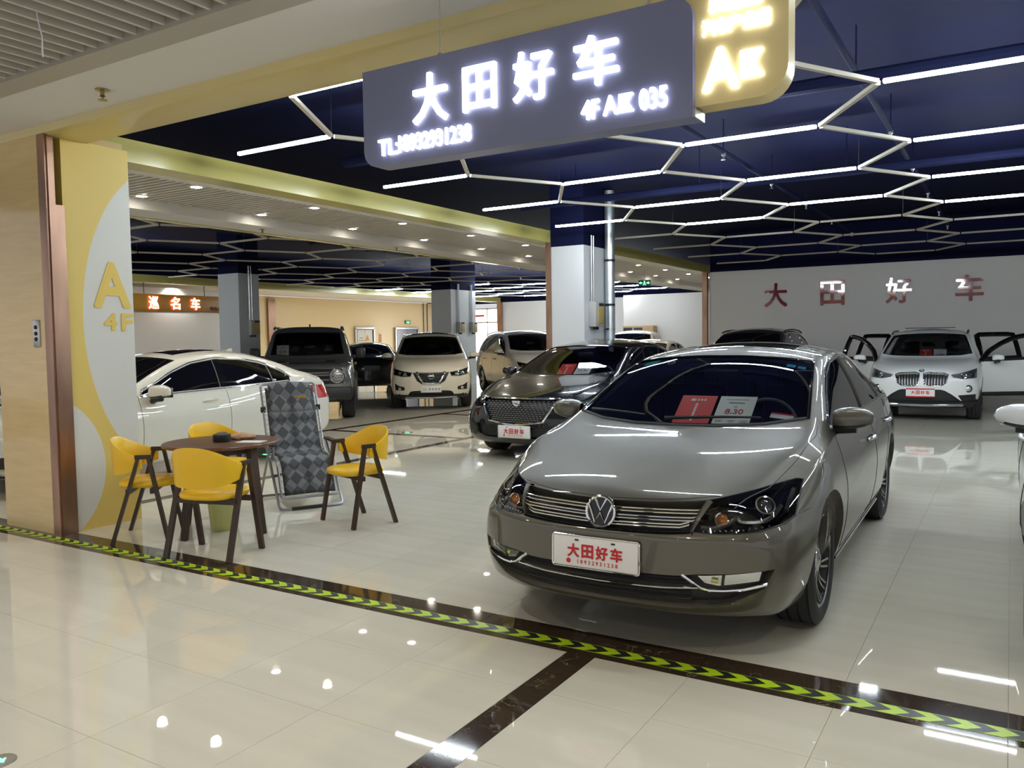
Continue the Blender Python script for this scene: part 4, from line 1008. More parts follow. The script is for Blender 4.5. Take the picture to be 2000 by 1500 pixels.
# 3. white compact sedan seen side-on behind the table
def white_compact():
    k = 4.43/4.87
    sp = derive(SP, 4.43, .90/.917, .985, (.80, 3.47), N=12, rows=(9, 9, 9), stations=60)
    for kk, d in (('zt', .055), ('zr', .055), ('zs', .045)): sp[kk] = [(a, b+d*max(0, min(1, (a-3.2)/.5))) for a, b in sp[kk]]
    root = place_car('white compact sedan seen side-on behind the round table and yellow chairs', -8.90, 4.14, (0, -1), 'sedan')
    c = Car(sp); paint = paintm('pearl_white', srgb(222, 220, 208), .0, .25)
    for y in sp['axles']: c.arch(y, .32, .355)
    pn = [([(1.38, .995), (1.55, 1.065), (1.80, 1.18), (2.08, 1.275), (2.40, 1.318)], [(1.36, .955), (2.40, .985)]),
          ([(2.50, 1.32), (2.80, 1.305), (3.10, 1.255), (3.22, 1.22)], [(2.50, .988), (3.22, 1.008)]), ([(3.27, 1.20), (3.42, 1.14), (3.52, 1.07)], [(3.27, 1.010), (3.50, 1.02)])]
    L = greenhouse(c, root, sc2(SEDAN_WT, .98, k), sc2(SEDAN_WB, .98, k), pn, (sc2(SEDAN_R[0], .95, k), sc2(SEDAN_R[1], .95, k)), None, False)
    sr = c.pocket('T', [(-.38, 2.75), (.38, 2.75)], [(-.40, 2.05), (.40, 2.05)], .008, 8, 6)
    hl = {sg: pk(c, [(.45, .70), (.65, .745), (.80, .775)], [(.45, .61), (.65, .62), (.82, .655)], sg) for sg in (1, -1)}
    li = pk(c, sym([(0, .40), (.4, .41), (.72, .45)]), sym([(0, .27), (.4, .27), (.70, .30)]), d=.04)
    gk = {sg: pk(c, [(.04, .70), (.18, .715), (.34, .70)], [(.05, .53), (.18, .525), (.31, .54)], sg) for sg in (1, -1)}
    tl = {sg: c.pocket('R', [(sg*.50, .90), (sg*.84, .93)], [(sg*.50, .78), (sg*.84, .74)], .02, 8, 4) for sg in (1, -1)}
    c.finish(root, paint); emit_parts(L, root)
    obj('sunroof', c.sheet(sr, -.004), DARKGLASS, root)
    for sg in (1, -1):
        h = obj('headlight', c.sheet(hl[sg], -.035), BLACKG, root); disc(c, h, 'projector', sg*.70, .69, .035, -.02, LENSDARK, CHROME); obj('lens_cover', c.sheet(hl[sg], -.002), LENSGLASS, h)
        obj('grille', c.sheet(gk[sg], -.03), BLACK, root); P, N_ = c.rim(gk[sg]); obj('grille_frame', MB().tube(P, .008, 6, True), CHROME, root)
        obj('tail_light', c.sheet(tl[sg], -.004), REDLAMP, root)
        t = [(4.28, .92), (4.34, .93), (4.40, .93)]; b = [(4.31, .82), (4.35, .79), (4.40, .78)]
        obj('tail_light', c.sheet(c.G('S', t, b, 8, 4, sg), .004), REDLAMP, root)
    obj('lower_grille', c.sheet(li, -.035), BLACK, root)
    fin = MB(); q = c.proj('T', 0, 3.18)[0]
    fin.prism([(-.10, -.01), (.06, -.01), (.06, .045), (.03, .05)], -.016, .016, 'x'); obj('roof_fin', fin, paint, root, loc=q)
    basics(c, root, sp, paint, .318, .225, 'y', 7, (1.30, 2.47, 3.33), .30, .95, .975, 1.43, (2.10, 3.05), .835, wd=.22, mx=.845, msc=1.15)
white_compact()

# 4. dark grey boxy off-roader
def off_roader():
    sp = derive(SUV, 4.70, .955/.91, 1.0, (.86, 3.61), face=[(.3, .06), (.45, .0), (.66, .0), (.70, .05), (1.0, .055), (1.2, .09)], bow=(.10, 4, .8), end_r=.07, roofp=3.5, tuck=.93,
        zt=[(0, 1.02), (.08, 1.07), (.3, 1.10), (.9, 1.135), (1.22, 1.16), (1.36, 1.24), (1.55, 1.45), (1.75, 1.66), (1.92, 1.79), (2.2, 1.825), (3.2, 1.83), (4.3, 1.80), (4.55, 1.55), (4.7, 1.15)],
        zr=[(0, 1.01), (.08, 1.06), (.3, 1.09), (.9, 1.12), (1.22, 1.14), (1.36, 1.20), (1.55, 1.40), (1.75, 1.60), (1.92, 1.725), (2.2, 1.765), (3.2, 1.77), (4.3, 1.73), (4.55, 1.5), (4.7, 1.1)],
        wr=[(0, .70), (.3, .76), (1.2, .80), (1.4, .79), (1.75, .735), (1.92, .715), (3.2, .705), (4.7, .70)],
        zs=[(0, .98), (.3, 1.05), (1.1, 1.08), (3.5, 1.12), (4.7, 1.08)], zb=[(0, .42), (.5, .34), (1, .30), (3.6, .30), (4.2, .36), (4.7, .42)])
    root = place_car('dark grey boxy off-roader with round headlights behind the white compact sedan', -11.28, 11.0, (.672, -.74), 'off_roader')
    c = Car(sp); paint = paintm('slate_grey_paint', srgb(88, 90, 89), .3, .35)
    for y in sp['axles']: c.arch(y, .40, .45)
    P_ = [([(1.62, 1.38), (1.78, 1.58), (1.95, 1.66), (2.45, 1.69)], [(1.50, 1.12), (2.45, 1.14)]), ([(2.55, 1.69), (3.40, 1.69)], [(2.55, 1.142), (3.40, 1.15)]), ([(3.50, 1.69), (4.25, 1.66)], [(3.50, 1.152), (4.30, 1.16)])]
    L = greenhouse(c, root, sym([(0, 1.80), (.4, 1.805), (.64, 1.83)]), sym([(0, 1.335), (.4, 1.345), (.72, 1.40)]), P_, None, (1.25, 4.2), True, surround=None)
    g = pk(c, sym([(0, 1.00), (.70, .985)]), sym([(0, .70), (.72, .71)]), d=.05, nu=20)
    c.finish(root, paint, BLACK, .66); emit_parts(L, root)
    obj('grille', c.sheet(g, -.044), BLACK, root)
    for i in range(6):
        z = .74+.045*i; obj('grille_bar', c.line('F', [(-.46, z), (.46, z)], .011, -.02, 1, 20, 6), LAMPGREY if i in (1, 3, 4) else DARKMET, root)
    for sg in (1, -1):
        obj('headlight', MB().lathe([(.145, .03), (.145, -.01), (.13, -.015), (.12, 0), (0, 0)], 32, 'y'), BLACKG, root, loc=shifted(c, 'F', sg*.60, .855, -.01))
        disc(c, root, 'headlight_lens', sg*.60, .855, .118, .002, LAMPGREY, CHROME, .01, .25)
        obj('lamp_bar', c.line('F', [(sg*.50, .855), (sg*.70, .855)], .012, .036, 1, 6, 6), CHROME, root)
        disc(c, root, 'fog_lamp', sg*.72, .55, .035, .0, LAMPSIL, CHROME, .006)
        obj('bonnet_vent', c.sheet(c.G('T', [(sg*.38, .85), (sg*.56, .85)], [(sg*.38, .60), (sg*.56, .60)], 4, 4), .006), BLACK, root)
        obj('fender_flare', MB().tube([(sg*(.93), .86+.47*math.cos(a), .40+.47*math.sin(a)) for a in np.linspace(-.1, PI+.1, 20)], .055, 8), BLACK, root)
        obj('roof_rail', c.line('T', [(sg*.66, 1.98), (sg*.665, 3.0), (sg*.655, 4.2)], .028, .05, 1, 16, 8), BLACK, root)
    obj('front_bumper', MB().box((0, .02, .53), (1.72, .16, .24), bev=.04), BLACK, root)
    obj('bumper_step', MB().box((0, -.0, .42), (1.2, .12, .10), bev=.03), DARKMET, root)
    q = shifted(c, 'F', 0, .86, .0); bd = obj('badge', MB().box((0, 0, 0), (.18, .03, .09), bev=.012), SATIN, root, loc=(0, q.y, .87))
    obj('badge_mark', MB().prism([(-.075, .028), (.075, .028), (.06, .006), (.02, .006), (.014, -.034), (-.014, -.034), (-.02, .006), (-.06, .006)], -.02, -.014, 'y'), CHROME, bd, 0)
    obj('antenna_fin', MB().prism([(-.08, 0), (.06, 0), (.05, .06)], -.015, .015, 'x'), BLACK, root, loc=c.proj('T', 0, 2.6)[0])
    for sg in (1, -1):
        o = obj('mirror', MB().box((0, 0, 0), (.20, .14, .23), bev=.05), BLACK, root, loc=(sg*1.06, 1.62, 1.27)); obj('mirror_arm', MB().box((-sg*.12, .0, -.07), (.16, .06, .06), bev=.02), BLACK, o)
    interior(root, sp, 1.32, 1.06, 2.5, 1, 3.3); cards(root, c, -.50, 1.46, 1.165, .62, '28.80', 1.15, True)
    basics(c, root, sp, paint, .395, .235, 'five', 6, (1.45, 2.5, 3.45), .42, 1.1, 1.2, 1.6, (2.25, 3.2), 1.0, mirrors=False, wd=.265, rimmat=DARKMET)
off_roader()

# 5. white SUV facing the camera
def white_suv():
    sp = derive(SUV, 4.66, 1.0, 1.0, (.90, 3.60), zfun=lambda z: z*1.02, N=11, rows=(8, 8, 8), face=[(.2, .12), (.30, .06), (.42, .015), (.60, .0), (.74, .01), (.84, .06), (.98, .12)])
    root = place_car('white SUV with a V-shaped chrome grille facing the corridor by the lilac pillar', -10.60, 14.02, (.60, -.80), 'suv')
    c = Car(sp); paint = paintm('warm_white_paint', srgb(226, 218, 198), .0, .25)
    for y in sp['axles']: c.arch(y, .355, .395)
    L = greenhouse(c, root, SUV_WT, SUV_WB, [(sc2(t, 1, 1.02), sc2(b, 1, 1.02)) for t, b in SUV_P], None, (1.1, 4.0), True)
    hl_t, hl_b = [(.40, .815), (.60, .845), (.82, .90)], [(.44, .725), (.62, .72), (.83, .77)]
    hl = {sg: pk(c, hl_t, hl_b, sg) for sg in (1, -1)}
    g = pk(c, sym([(0, .81), (.40, .82)]), sym([(0, .56), (.20, .565), (.30, .63)]), d=.04)
    li = pk(c, sym([(0, .43), (.38, .42), (.45, .40)]), sym([(0, .315), (.5, .325)]), d=.035)
    fg = {sg: pk(c, [(.57, .50), (.70, .53), (.80, .60)], [(.57, .43), (.70, .425), (.80, .43)], sg, .03) for sg in (1, -1)}
    sr = c.pocket('T', [(-.40, 3.1), (.40, 3.1)], [(-.42, 2.15), (.42, 2.15)], .008, 8, 6)
    c.finish(root, paint, BLACK, .335); emit_parts(L, root)
    obj('sunroof', c.sheet(sr, -.004), DARKGLASS, root)
    obj('grille', c.sheet(g, -.034), BLACK, root)
    for z in (.60, .635, .67, .705, .74, .775): obj('grille_bar', c.line('F', [(-.30, z), (.30, z)], .006, -.02, 1, 16, 5), DARKMET, root)
    obj('grille_chrome', c.line('F', [(-.30, .815), (-.24, .70), (-.17, .595), (0, .575), (.17, .595), (.24, .70), (.30, .815)], .024, .004, 1, 40, 8), CHROME, root)
    q = shifted(c, 'F', 0, .735, .02); bd = obj('badge', MB().lathe([(0, .02), (.06, .02), (.062, 0), (0, -.004)], 28, 'y'), BLACKG, root, loc=(0, q.y, .735))
    obj('badge_ring', MB().tube([(.058*math.cos(a), -.004, .058*math.sin(a)) for a in np.linspace(0, 2*PI, 28, endpoint=False)], .007, 6, True), CHROME, bd)
    obj('badge_bar', MB().box((0, -.006, 0), (.15, .008, .028), bev=.003), CHROME, bd)
    for sg in (1, -1):
        h = obj('headlight', c.sheet(hl[sg], -.034), BLACKG, root)
        for x, z, r in ((.56, .775, .034), (.68, .80, .034)): disc(c, h, 'projector', sg*x, z, r, -.02, LAMPGREY, CHROME)
        obj('lamp_strip', c.line('F', [(sg*.45, .738), (sg*.62, .735), (sg*.74, .76), (sg*.81, .86)], .009, -.016, 1, 18, 6), LAMPSIL, h)
        obj('lens_cover', c.sheet(hl[sg], -.002), LENSGLASS, h)
        f = obj('fog_recess', c.sheet(fg[sg], -.025), BLACK, root); disc(c, f, 'fog_lamp', sg*.68, .465, .030, -.012, LAMPSIL, CHROME, .005)
        obj('roof_rail', c.line('T', [(sg*.625, 2.15), (sg*.62, 3.0), (sg*.61, 3.9)], .016, .035, 1, 18, 8), CHROME, root)
        for y in (2.15, 3.0, 3.9): obj('rail_foot', c.line('T', [(sg*.62, y), (sg*.62, y+.04)], .018, .015, 1, 3, 6), CHROME, root)
    obj('lower_grille', c.sheet(li, -.03), BLACK, root)
    obj('skid_plate', c.line('F', [(-.55, .275), (0, .262), (.55, .275)], .018, .002, 1, 30, 8), SATIN, root)
    pp = shifted(c, 'F', 0, .45, 0); t = obj('placard', MB().box((0, 0, 0), (.44, .006, .14), bev=.002), WHITE, root, loc=(0, pp.y-.02, .455))
    for i in range(4): obj('placard_glyph', MB().box((-.03+.066*i, -.004, .018), (.046, .002, .009)).box((-.03+.066*i, -.004, .002), (.046, .002, .009)).box((-.03+.066*i, -.004, -.014), (.03, .002, .012)).box((-.03+.066*i, -.004, .0), (.009, .002, .045)), GREYINK, t, 0)
    for z_, w_ in ((.018, .08), (-.016, .10)): obj('placard_line', MB().box((-.14, -.004, z_), (w_, .002, .008)), GREYINK, t, 0)
    interior(root, sp, 1.15, 1.02, 2.4, 1, 3.2)
    basics(c, root, sp, paint, .352, .235, 'five', 10, (1.30, 2.49, 3.45), .36, 1.06, 1.14, 1.48, (2.15, 3.1), .93, wd=.225)
white_suv()

# 6. champagne seven-seat SUV beyond
def champagne_suv():
    sp = derive(SUV, 4.95, 1.06, 1.04, (.95, 3.85))
    root = place_car('champagne seven-seat SUV with silver roof rails behind the black sedan', -9.60, 17.85, (.74, -.67), 'suv')
    c = Car(sp); paint = paintm('champagne_paint', srgb(208, 204, 197), .15, .3); k = 4.95/4.6
    for y in sp['axles']: c.arch(y, .365, .405)
    L = greenhouse(c, root, sc2(SUV_WT, 1.05, k), sc2(SUV_WB, 1.05, k), [(sc2(t, k, 1.04), sc2(b, k, 1.04)) for t, b in SUV_P], None, (1.2, 4.3), True)
    g = pk(c, sym([(0, .86), (.35, .86), (.55, .87)]), sym([(0, .56), (.3, .57), (.50, .66)]), d=.04)
    hl = {sg: pk(c, [(.60, .865), (.86, .93)], [(.60, .78), (.86, .81)], sg) for sg in (1, -1)}
    li = pk(c, sym([(0, .44), (.75, .47)]), sym([(0, .30), (.70, .34)]), d=.035)
    c.finish(root, paint, BLACK, .34); emit_parts(L, root)
    obj('grille', c.sheet(g, -.034), BLACK, root)
    obj('grille_chrome', c.line('F', [(-.50, .85), (-.36, .70), (-.25, .585), (.25, .585), (.36, .70), (.50, .85)], .016, .004, 1, 40, 8), CHROME, root)
    for z in (.62, .67, .72, .77, .82): obj('grille_bar', c.line('F', [(-.32, z), (.32, z)], .007, -.02, 1, 12, 5), SATIN, root)
    for sg in (1, -1):
        h = obj('headlight', c.sheet(hl[sg], -.034), BLACKG, root)
        for x in (.66, .74, .81): disc(c, h, 'projector', sg*x, .845, .024, -.02, LAMPGREY, CHROME, .004)
        obj('lens_cover', c.sheet(hl[sg], -.002), LENSGLASS, h)
        disc(c, root, 'fog_lamp', sg*.70, .55, .04, .002, LAMPSIL, BLACK, .014)
        obj('roof_rail', c.line('T', [(sg*.65, 2.3), (sg*.64, 3.1), (sg*.63, 4.2)], .016, .04, 1, 18, 8), SATIN, root)
    obj('lower_grille', c.sheet(li, -.03), BLACK, root)
    interior(root, sp, 1.2, 1.04, 2.55, 1, 3.4)
    basics(c, root, sp, paint, .362, .245, 'y', 6, (1.42, 2.68, 3.7), .36, 1.1, 1.17, 1.6, (2.3, 3.35), .96, wd=.235, mx=.90)
champagne_suv()

# 7. white crossover with all doors open
def open_door_suv():
    sp = derive(SUV, 4.48, 1.0, .955, (.84, 3.52), N=11, rows=(8, 8, 8), stations=54)
    root = place_car('white crossover with twin kidney grille and all four doors open by the back wall', -1.30, 15.45, (.02, -1), 'suv')
    c = Car(sp); paint = paintm('alpine_white', srgb(224, 224, 222), .0, .22); k = 4.48/4.6; f = .955
    for y in sp['axles']: c.arch(y, .345, .385)
    L = greenhouse(c, root, sc2(SUV_WT, 1, k), sc2(SUV_WB, 1, k), [], None, (1.05, 3.9), True)
    gk = {sg: pk(c, [(.035, .815), (.10, .835), (.33, .825), (.40, .80)], [(.045, .64), (.10, .61), (.30, .61), (.37, .66)], sg, .045, 14, 6) for sg in (1, -1)}
    hl = {sg: pk(c, [(.44, .80), (.62, .835), (.82, .895)], [(.48, .755), (.62, .725), (.82, .74)], sg) for sg in (1, -1)}
    li = pk(c, sym([(0, .555), (.33, .55), (.46, .47)]), sym([(0, .33), (.62, .34)]), d=.04)
    si = {sg: pk(c, [(.55, .455), (.83, .475)], [(.62, .335), (.83, .345)], sg, .03) for sg in (1, -1)}
    sr = c.pocket('T', [(-.42, 3.1), (.42, 3.1)], [(-.44, 2.15), (.44, 2.15)], .008, 8, 6)
    dz = lambda y: float(c.f['zr'](y))-.06
    spans = ((1.28, 2.36), (2.44, 3.22))
    for sg in (1, -1):
        for y0, y1 in spans:
            t = [(y, min(dz(y), 1.46)) for y in np.linspace(y0+(.18 if y0 < 2 else 0), y1, 6)]; b = [(y0, .38), (y1, .38)]
            if y0 < 2: t = [(y0, .98)]+t
            g = c.G('S', t, b, 10, 8, sg); c.cut2.join(c.solid(g, .14, .06))
    c.finish(root, paint, BLACK, .37); emit_parts(L, root)
    obj('sunroof', c.sheet(sr, -.004), DARKGLASS, root)
    obj('open_sunroof_panel', MB().box((0, 2.32, 1.606), (.86, .36, .012), Matrix.Rotation(.03, 3, 'X'), bev=.004), BLACKG, root)
    for sg in (1, -1):
        o = obj('grille', c.sheet(gk[sg], -.038), BLACK, root)
        P, N_ = c.rim(gk[sg]); obj('grille_frame', MB().tube([p+n*.003 for p, n in zip(P, N_)], .011, 8, True), CHROME, o)
        for i in range(7):
            x = sg*(.075+.045*i); obj('grille_bar', c.line('F', [(x, .815), (x*.98, .63)], .0055, -.010, 1, 8, 6), SATIN, o)
        h = obj('headlight', c.sheet(hl[sg], -.034), LAMPGREY, root)
        for x, z in ((.64, .79), (.75, .81)): disc(c, h, 'projector', sg*x, z, .036, -.02, LENSDARK, CHROME)
        obj('lens_cover', c.sheet(hl[sg], -.002), LENSGLASS, h)
        disc(c, root, 'fog_lamp', sg*.70, .565, .05, .0, LAMPSIL, BLACK, .008)
        obj('side_intake', c.sheet(si[sg], -.025), BLACK, root)
        obj('roof_rail', c.line('T', [(sg*.625, 2.0), (sg*.62, 2.9), (sg*.61, 3.8)], .016, .03, 1, 18, 8), BLACK, root)
    q = shifted(c, 'T', 0, .14, .004); bd = obj('badge', MB().lathe([(0, .006), (.036, .004), (.041, 0), (.041, -.004)], 24, 'z'), BLACKG, root, loc=q, rot=(.45, 0, 0))
    for a in (0, 1):
        cs = [(0, 0)]+[(.024*math.cos(t), .024*math.sin(t)) for t in np.linspace(a*PI, a*PI+PI/2, 6)]
        obj('badge_quarter', MB().prism(cs, .005, .007), M('badge_blue', srgb(60, 120, 200), .3), bd, 0); cs = [(0, 0)]+[(.024*math.cos(t), .024*math.sin(t)) for t in np.linspace(a*PI+PI/2, a*PI+PI, 6)]
        obj('badge_quarter', MB().prism(cs, .005, .007), WHITE, bd, 0)
    obj('badge_ring', MB().tube([(.039*math.cos(a), .039*math.sin(a), .004) for a in np.linspace(0, 2*PI, 24, endpoint=False)], .003, 5, True), CHROME, bd)
    obj('lower_grille', c.sheet(li, -.035), BLACK, root)
    obj('skid_plate', c.line('F', [(-.62, .285), (0, .275), (.62, .285)], .025, -.004, 1, 30, 8), LAMPGREY, root)
    pp = shifted(c, 'F', 0, .50, 0); plate(root, -.01, pp.y-.016, .495, phone=None, topbar=True, frame=False)
    interior(root, sp, 1.1, .965, 2.3, 1, 3.05); cards(root, c, .10, 1.26, 1.00, .80, '13.80', 1.0)
    # doors swung open, hinged at their front edge
    for sg in (1, -1):
        for y0, y1 in spans:
            front = y0 < 2
            hx = float(c.f['w'](y0))-.02
            def loc(p): return Vector((p.x-sg*hx, p.y-y0, p.z))
            g = c.G('S', [(y0, .985), (y1, 1.015)], [(y0, .39), (y1, .39)], 8, 8, sg)
            P = [[loc(p) for p in r] for r in g[0]]; N_ = g[1]
            car_g = (P, N_); sld = MB().join(c.solid(car_g, .07, 0))
            d = obj('door', sld, paint, root, 40, loc=(sg*hx, y0, 0), rot=(0, 0, -sg*math.radians((58 if front else 54) if sg > 0 else (40 if front else 44))))
            obj('door_trim', c.sheet(car_g, -.078), CABIN, d)
            yt = np.linspace(y0+(.42 if front else .02), y1, 6)
            top = [(y0, 1.0)]+([(y0+.2, 1.18)] if front else [])+[(y, min(dz(y)+.01, 1.475)) for y in yt]+[(y1, 1.02)]
            A = resample(top, 26); path = [loc(c.proj('S', a[0], a[1], sg)[0]-c.proj('S', a[0], a[1], sg)[1]*.02) for a in A]
            obj('window_frame', MB().tube(path, .045, 8), BLACKG, d)
            path2 = [loc(c.proj('S', a, .995+.03*(a-y0), sg)[0])-Vector((sg*.03, 0, 0)) for a in np.linspace(y0, y1, 6)]
            obj('window_ledge', MB().tube(path2, .04, 8), BLACK, d)
            obj('sill_cladding', MB().tube([loc(c.proj('S', a, .41, sg)[0]) for a in np.linspace(y0, y1, 6)], .04, 8), BLACK, d)
            q = loc(c.proj('S', y1-.28, .90, sg)[0]); obj('door_handle', MB().box(q+Vector((sg*.025, .08, 0)), (.03, .2, .03), bev=.01), paint, d)
            if front: mirror(d, sg*.02, .20, 1.04, sg, paint, .95, foot=.03, flat=True)
    basics(c, root, sp, paint, .342, .235, 'y', 5, (), .36, 1.0, 1.0, 1.5, (), .9, mirrors=False, wd=.225)
open_door_suv()

# 8-13. plainer cars further back or at the frame's edges
def plain(kind, label, x, y, head, paint, L, H=1.0, sx=1.0, rails=None, front=True, rear=False, name=None, clad=True, axles=None, open_ws=False, lampz=None, surround=CHROME, zfun=None, mirrors=True, mx=None):
    base = SP if kind == 'sedan' else SUV; b0 = base['L']; k = L/b0
    sp = derive(base, L, sx, H, axles or (L*.195, L*.77), stations=40, zfun=zfun)
    root = place_car(label, x, y, head, name or kind); c = Car(sp)
    R = .33 if kind == 'sedan' else .36; r2 = lambda pts: sc2(pts, sx, k); zz = zfun or (lambda z: z*H)
    for yy in sp['axles']: c.arch(yy, R, R+.04)
    wt, wb, pn, rr = (SEDAN_WT, SEDAN_WB, SEDAN_P, SEDAN_R) if kind == 'sedan' else (SUV_WT, SUV_WB, SUV_P, SUV_R)
    pn = [([(a*k, zz(b)) for a, b in t], [(a*k, zz(b)) for a, b in bb]) for t, bb in pn]
    Lp = greenhouse(c, root, r2(wt), r2(wb), pn, (r2(rr[0]), r2(rr[1])), None, False, surround=surround)
    z0 = .70 if kind == 'sedan' else .80
    z0 = zz(z0)
    hl = {sg: pk(c, [(.50, z0+.02), (.82, z0+.09)], [(.48, z0-.08), (.83, z0-.05)], sg) for sg in (1, -1)}
    g = pk(c, sym([(0, z0+.03), (.42, z0+.02)]), sym([(0, z0-.14), (.38, z0-.12)]), d=.035)
    li = pk(c, sym([(0, z0-.28), (.7, z0-.24)]), sym([(0, z0-.40), (.65, z0-.37)]), d=.035)
    rz = zz(.92 if kind == 'sedan' else 1.0)
    rear_z = rz-.10
    tl = {sg: c.pocket('R', [(sg*.48, rear_z+.06), (sg*.80, rear_z+.07)], [(sg*.48, rear_z-.06), (sg*.81, rear_z-.08)], .02, 8, 4) for sg in (1, -1)}
    rp = c.pocket('R', [(-.28, rear_z+.0), (.28, rear_z+.0)], [(-.28, rear_z-.17), (.28, rear_z-.17)], .03, 6, 4)
    c.finish(root, paint, BLACK if kind != 'sedan' and clad else None, .36); emit_parts(Lp, root)
    for sg in (1, -1):
        h = obj('headlight', c.sheet(hl[sg], -.034), BLACKG, root); disc(c, h, 'projector', sg*.66, z0, .036, -.02, LAMPGREY, CHROME); obj('lens_cover', c.sheet(hl[sg], -.002), LENSGLASS, h)
        obj('tail_light', c.sheet(tl[sg], -.004), REDLAMP, root)
        if rails: obj('roof_rail', c.line('T', [(sg*.63*sx, 2.1*k), (sg*.62*sx, 3.0*k), (sg*.61*sx, 3.9*k)], .018, .035, 1, 16, 8), rails, root)
    obj('grille', c.sheet(g, -.03), BLACK, root)
    for i in range(4): obj('grille_bar', c.line('F', [(-.36, z0-.10+.035*i), (.36, z0-.10+.035*i)], .007, -.012, 1, 14, 6), CHROME if not rear else BLACK, root)
    obj('lower_grille', c.sheet(li, -.03), BLACK, root)
    ro = obj('rear_plate_recess', c.sheet(rp, -.026), paint, root)
    q = c.proj('R', 0, rear_z-.085)[0]; obj('rear_placard', MB().box((0, 0, 0), (.44, .006, .14), bev=.002), M('dull_placard', (.08, .08, .085), .4), ro, loc=(0, q.y-.0, rear_z-.085))
    zb_ = zz(.99 if kind == 'sedan' else 1.06)
    basics(c, root, sp, paint, R, R*.69, 'five', 7, (1.36*k if kind == 'sedan' else 1.32*k, 2.74*k if kind == 'sedan' else 2.49*k, 3.7*k if kind == 'sedan' else 3.4*k), .36, zb_-.02, zb_+.06, 1.55*k if kind == 'sedan' else 1.48*k, ((2.4*k, 3.4*k) if kind == 'sedan' else (2.15*k, 3.1*k)), zb_-.15, mirrors=mirrors, mx=mx or .85*sx)
    return root, c
plain('suv', 'dark grey SUV with roof rails parked against the back wall behind the grey-brown sedan', -4.75, 15.6, (0, -1), paintm('graphite_paint', srgb(62, 64, 68), .5, .35), 4.6, 1.0, 1.0, BLACK)
r_, c_ = plain('sedan', 'black sedan turned tail-on between the off-roader and the white SUV', -18.6, 20.9, (-.70, .72), paintm('charcoal_paint', srgb(34, 34, 36), .3, .3), 4.8, rear=True)
plain('suv', 'white boxy SUV parked past the pipe-lined pillar by the corridor end', -10.1, 22.9, (.25, -1), paintm('cream_white', srgb(222, 216, 200), 0, .3), 4.7, 1.03, 1.0)
plain('sedan', 'white sedan of which only the roof shows beside the copper-trimmed wall end', -7.95, 17.9, (.1, -1), paintm('cream_white', srgb(222, 216, 200), 0, .3), 4.8, .985)
rt, ct = plain('sedan', 'white car at the right edge showing its mirror and front tyre', 0.972, 3.62, (0, -1), paintm('bright_white', srgb(226, 228, 230), 0, .22), 4.75, 1.0, 1.0, axles=(.98, 3.68), mx=.765)
plain('suv', 'white SUV at the far left edge mostly hidden behind the beige stone pillar', -14.6, 6.9, (.9, -.44), paintm('cream_white', srgb(222, 216, 200), 0, .3), 4.6, 1.0)
plain('sedan', 'dark car beside the champagne SUV partly hidden by the white pillar', -13.4, 26.6, (.8, -.6), paintm('graphite_paint', srgb(62, 64, 68), .5, .35), 4.7, 1.06)
# ------------------------------------------------------------------ hanging shop sign
SIGNDARK = M('sign_dark_panel', srgb(122, 126, 158), .35)
SIGNGOLD = M('sign_gold_panel', srgb(230, 210, 148), .3)
SIGNLIT = M('sign_lit_letters', (1, 1, 1), .4, emis=3.6, ecol=(.88, .90, 1.0))
def rounded(x0, x1, z0, z1, rs, n=7):
    """rounded rectangle outline; rs radii at (bl, br, tr, tl)"""
    out = []
    for (cx, cz), a0, r in (((x0, z0), PI, rs[0]), ((x1, z0), 1.5*PI, rs[1]), ((x1, z1), 0, rs[2]), ((x0, z1), .5*PI, rs[3])):
        ox = cx+(r if cx == x0 else -r); oz = cz+(r if cz == z0 else -r)
        if r < 1e-4: out.append((cx, cz)); continue
        for k in range(n+1): a = a0+k/n*PI/2; out.append((ox+r*math.cos(a), oz+r*math.sin(a)))
    return out
sg_ = thing('shop_sign', 'dark grey hanging sign with glowing white shop name and gold zone panel', 'sign', (-2.0, 3.3, 2.415))
ox, oz = 2.0, -2.415
pan = obj('name_panel', MB().prism(rounded(-2.90+ox, -1.13+ox, 0, .492, (.085, .0, .085, .0)), 0, .11, 'y'), SIGNDARK, sg_, 30)
obj('edge_lip', MB().box((-1.125+ox, .06, .018), (.012, .12, .036)), SATIN, sg_, 0)
gold = obj('zone_panel', MB().prism(rounded(-1.32+ox, -.757+ox, .045, .60, (.0, .12, .0, .0)), .03, .14, 'y'), SIGNGOLD, sg_, 30)
for ch, a, b, z0, z1 in (('大', -2.565, -2.355, 2.586, 2.828), ('田', -2.262, -2.075, 2.600, 2.812), ('好', -1.981, -1.771, 2.600, 2.825), ('车', -1.670, -1.453, 2.612, 2.830)):
    obj('lit_character', fit_text(ch, a+ox, b+ox, z0+oz, z1+oz, -.008, .018, .018), SIGNLIT, pan, 0)
def lit(txt, a, b, z0, z1, par, y=-.006, bold=.012): obj('lit_lettering', fit_text(txt, a+ox, b+ox, z0+oz, z1+oz, y, .014, bold), SIGNLIT, par, 0)
lit('TL:', -2.795, -2.668, 2.462, 2.545, pan); lit('18932931238', -2.662, -2.222, 2.466, 2.550, pan, bold=.014)
lit('4F', -1.634, -1.548, 2.472, 2.556, pan); lit('A', -1.528, -1.461, 2.476, 2.560, pan, bold=.02); lit('区', -1.455, -1.388, 2.478, 2.556, pan); lit('035', -1.361, -1.236, 2.472, 2.562, pan, bold=.018)
lit('A', -1.098, -.948, 2.510, 2.682, gold, .024, .03); lit('区', -.942, -.851, 2.542, 2.650, gold, .024, .012)
lit('汽车产业园', -1.100, -.826, 2.733, 2.800, gold, .024); lit('乐城国际', -1.072, -.854, 2.822, 2.890, gold, .024)
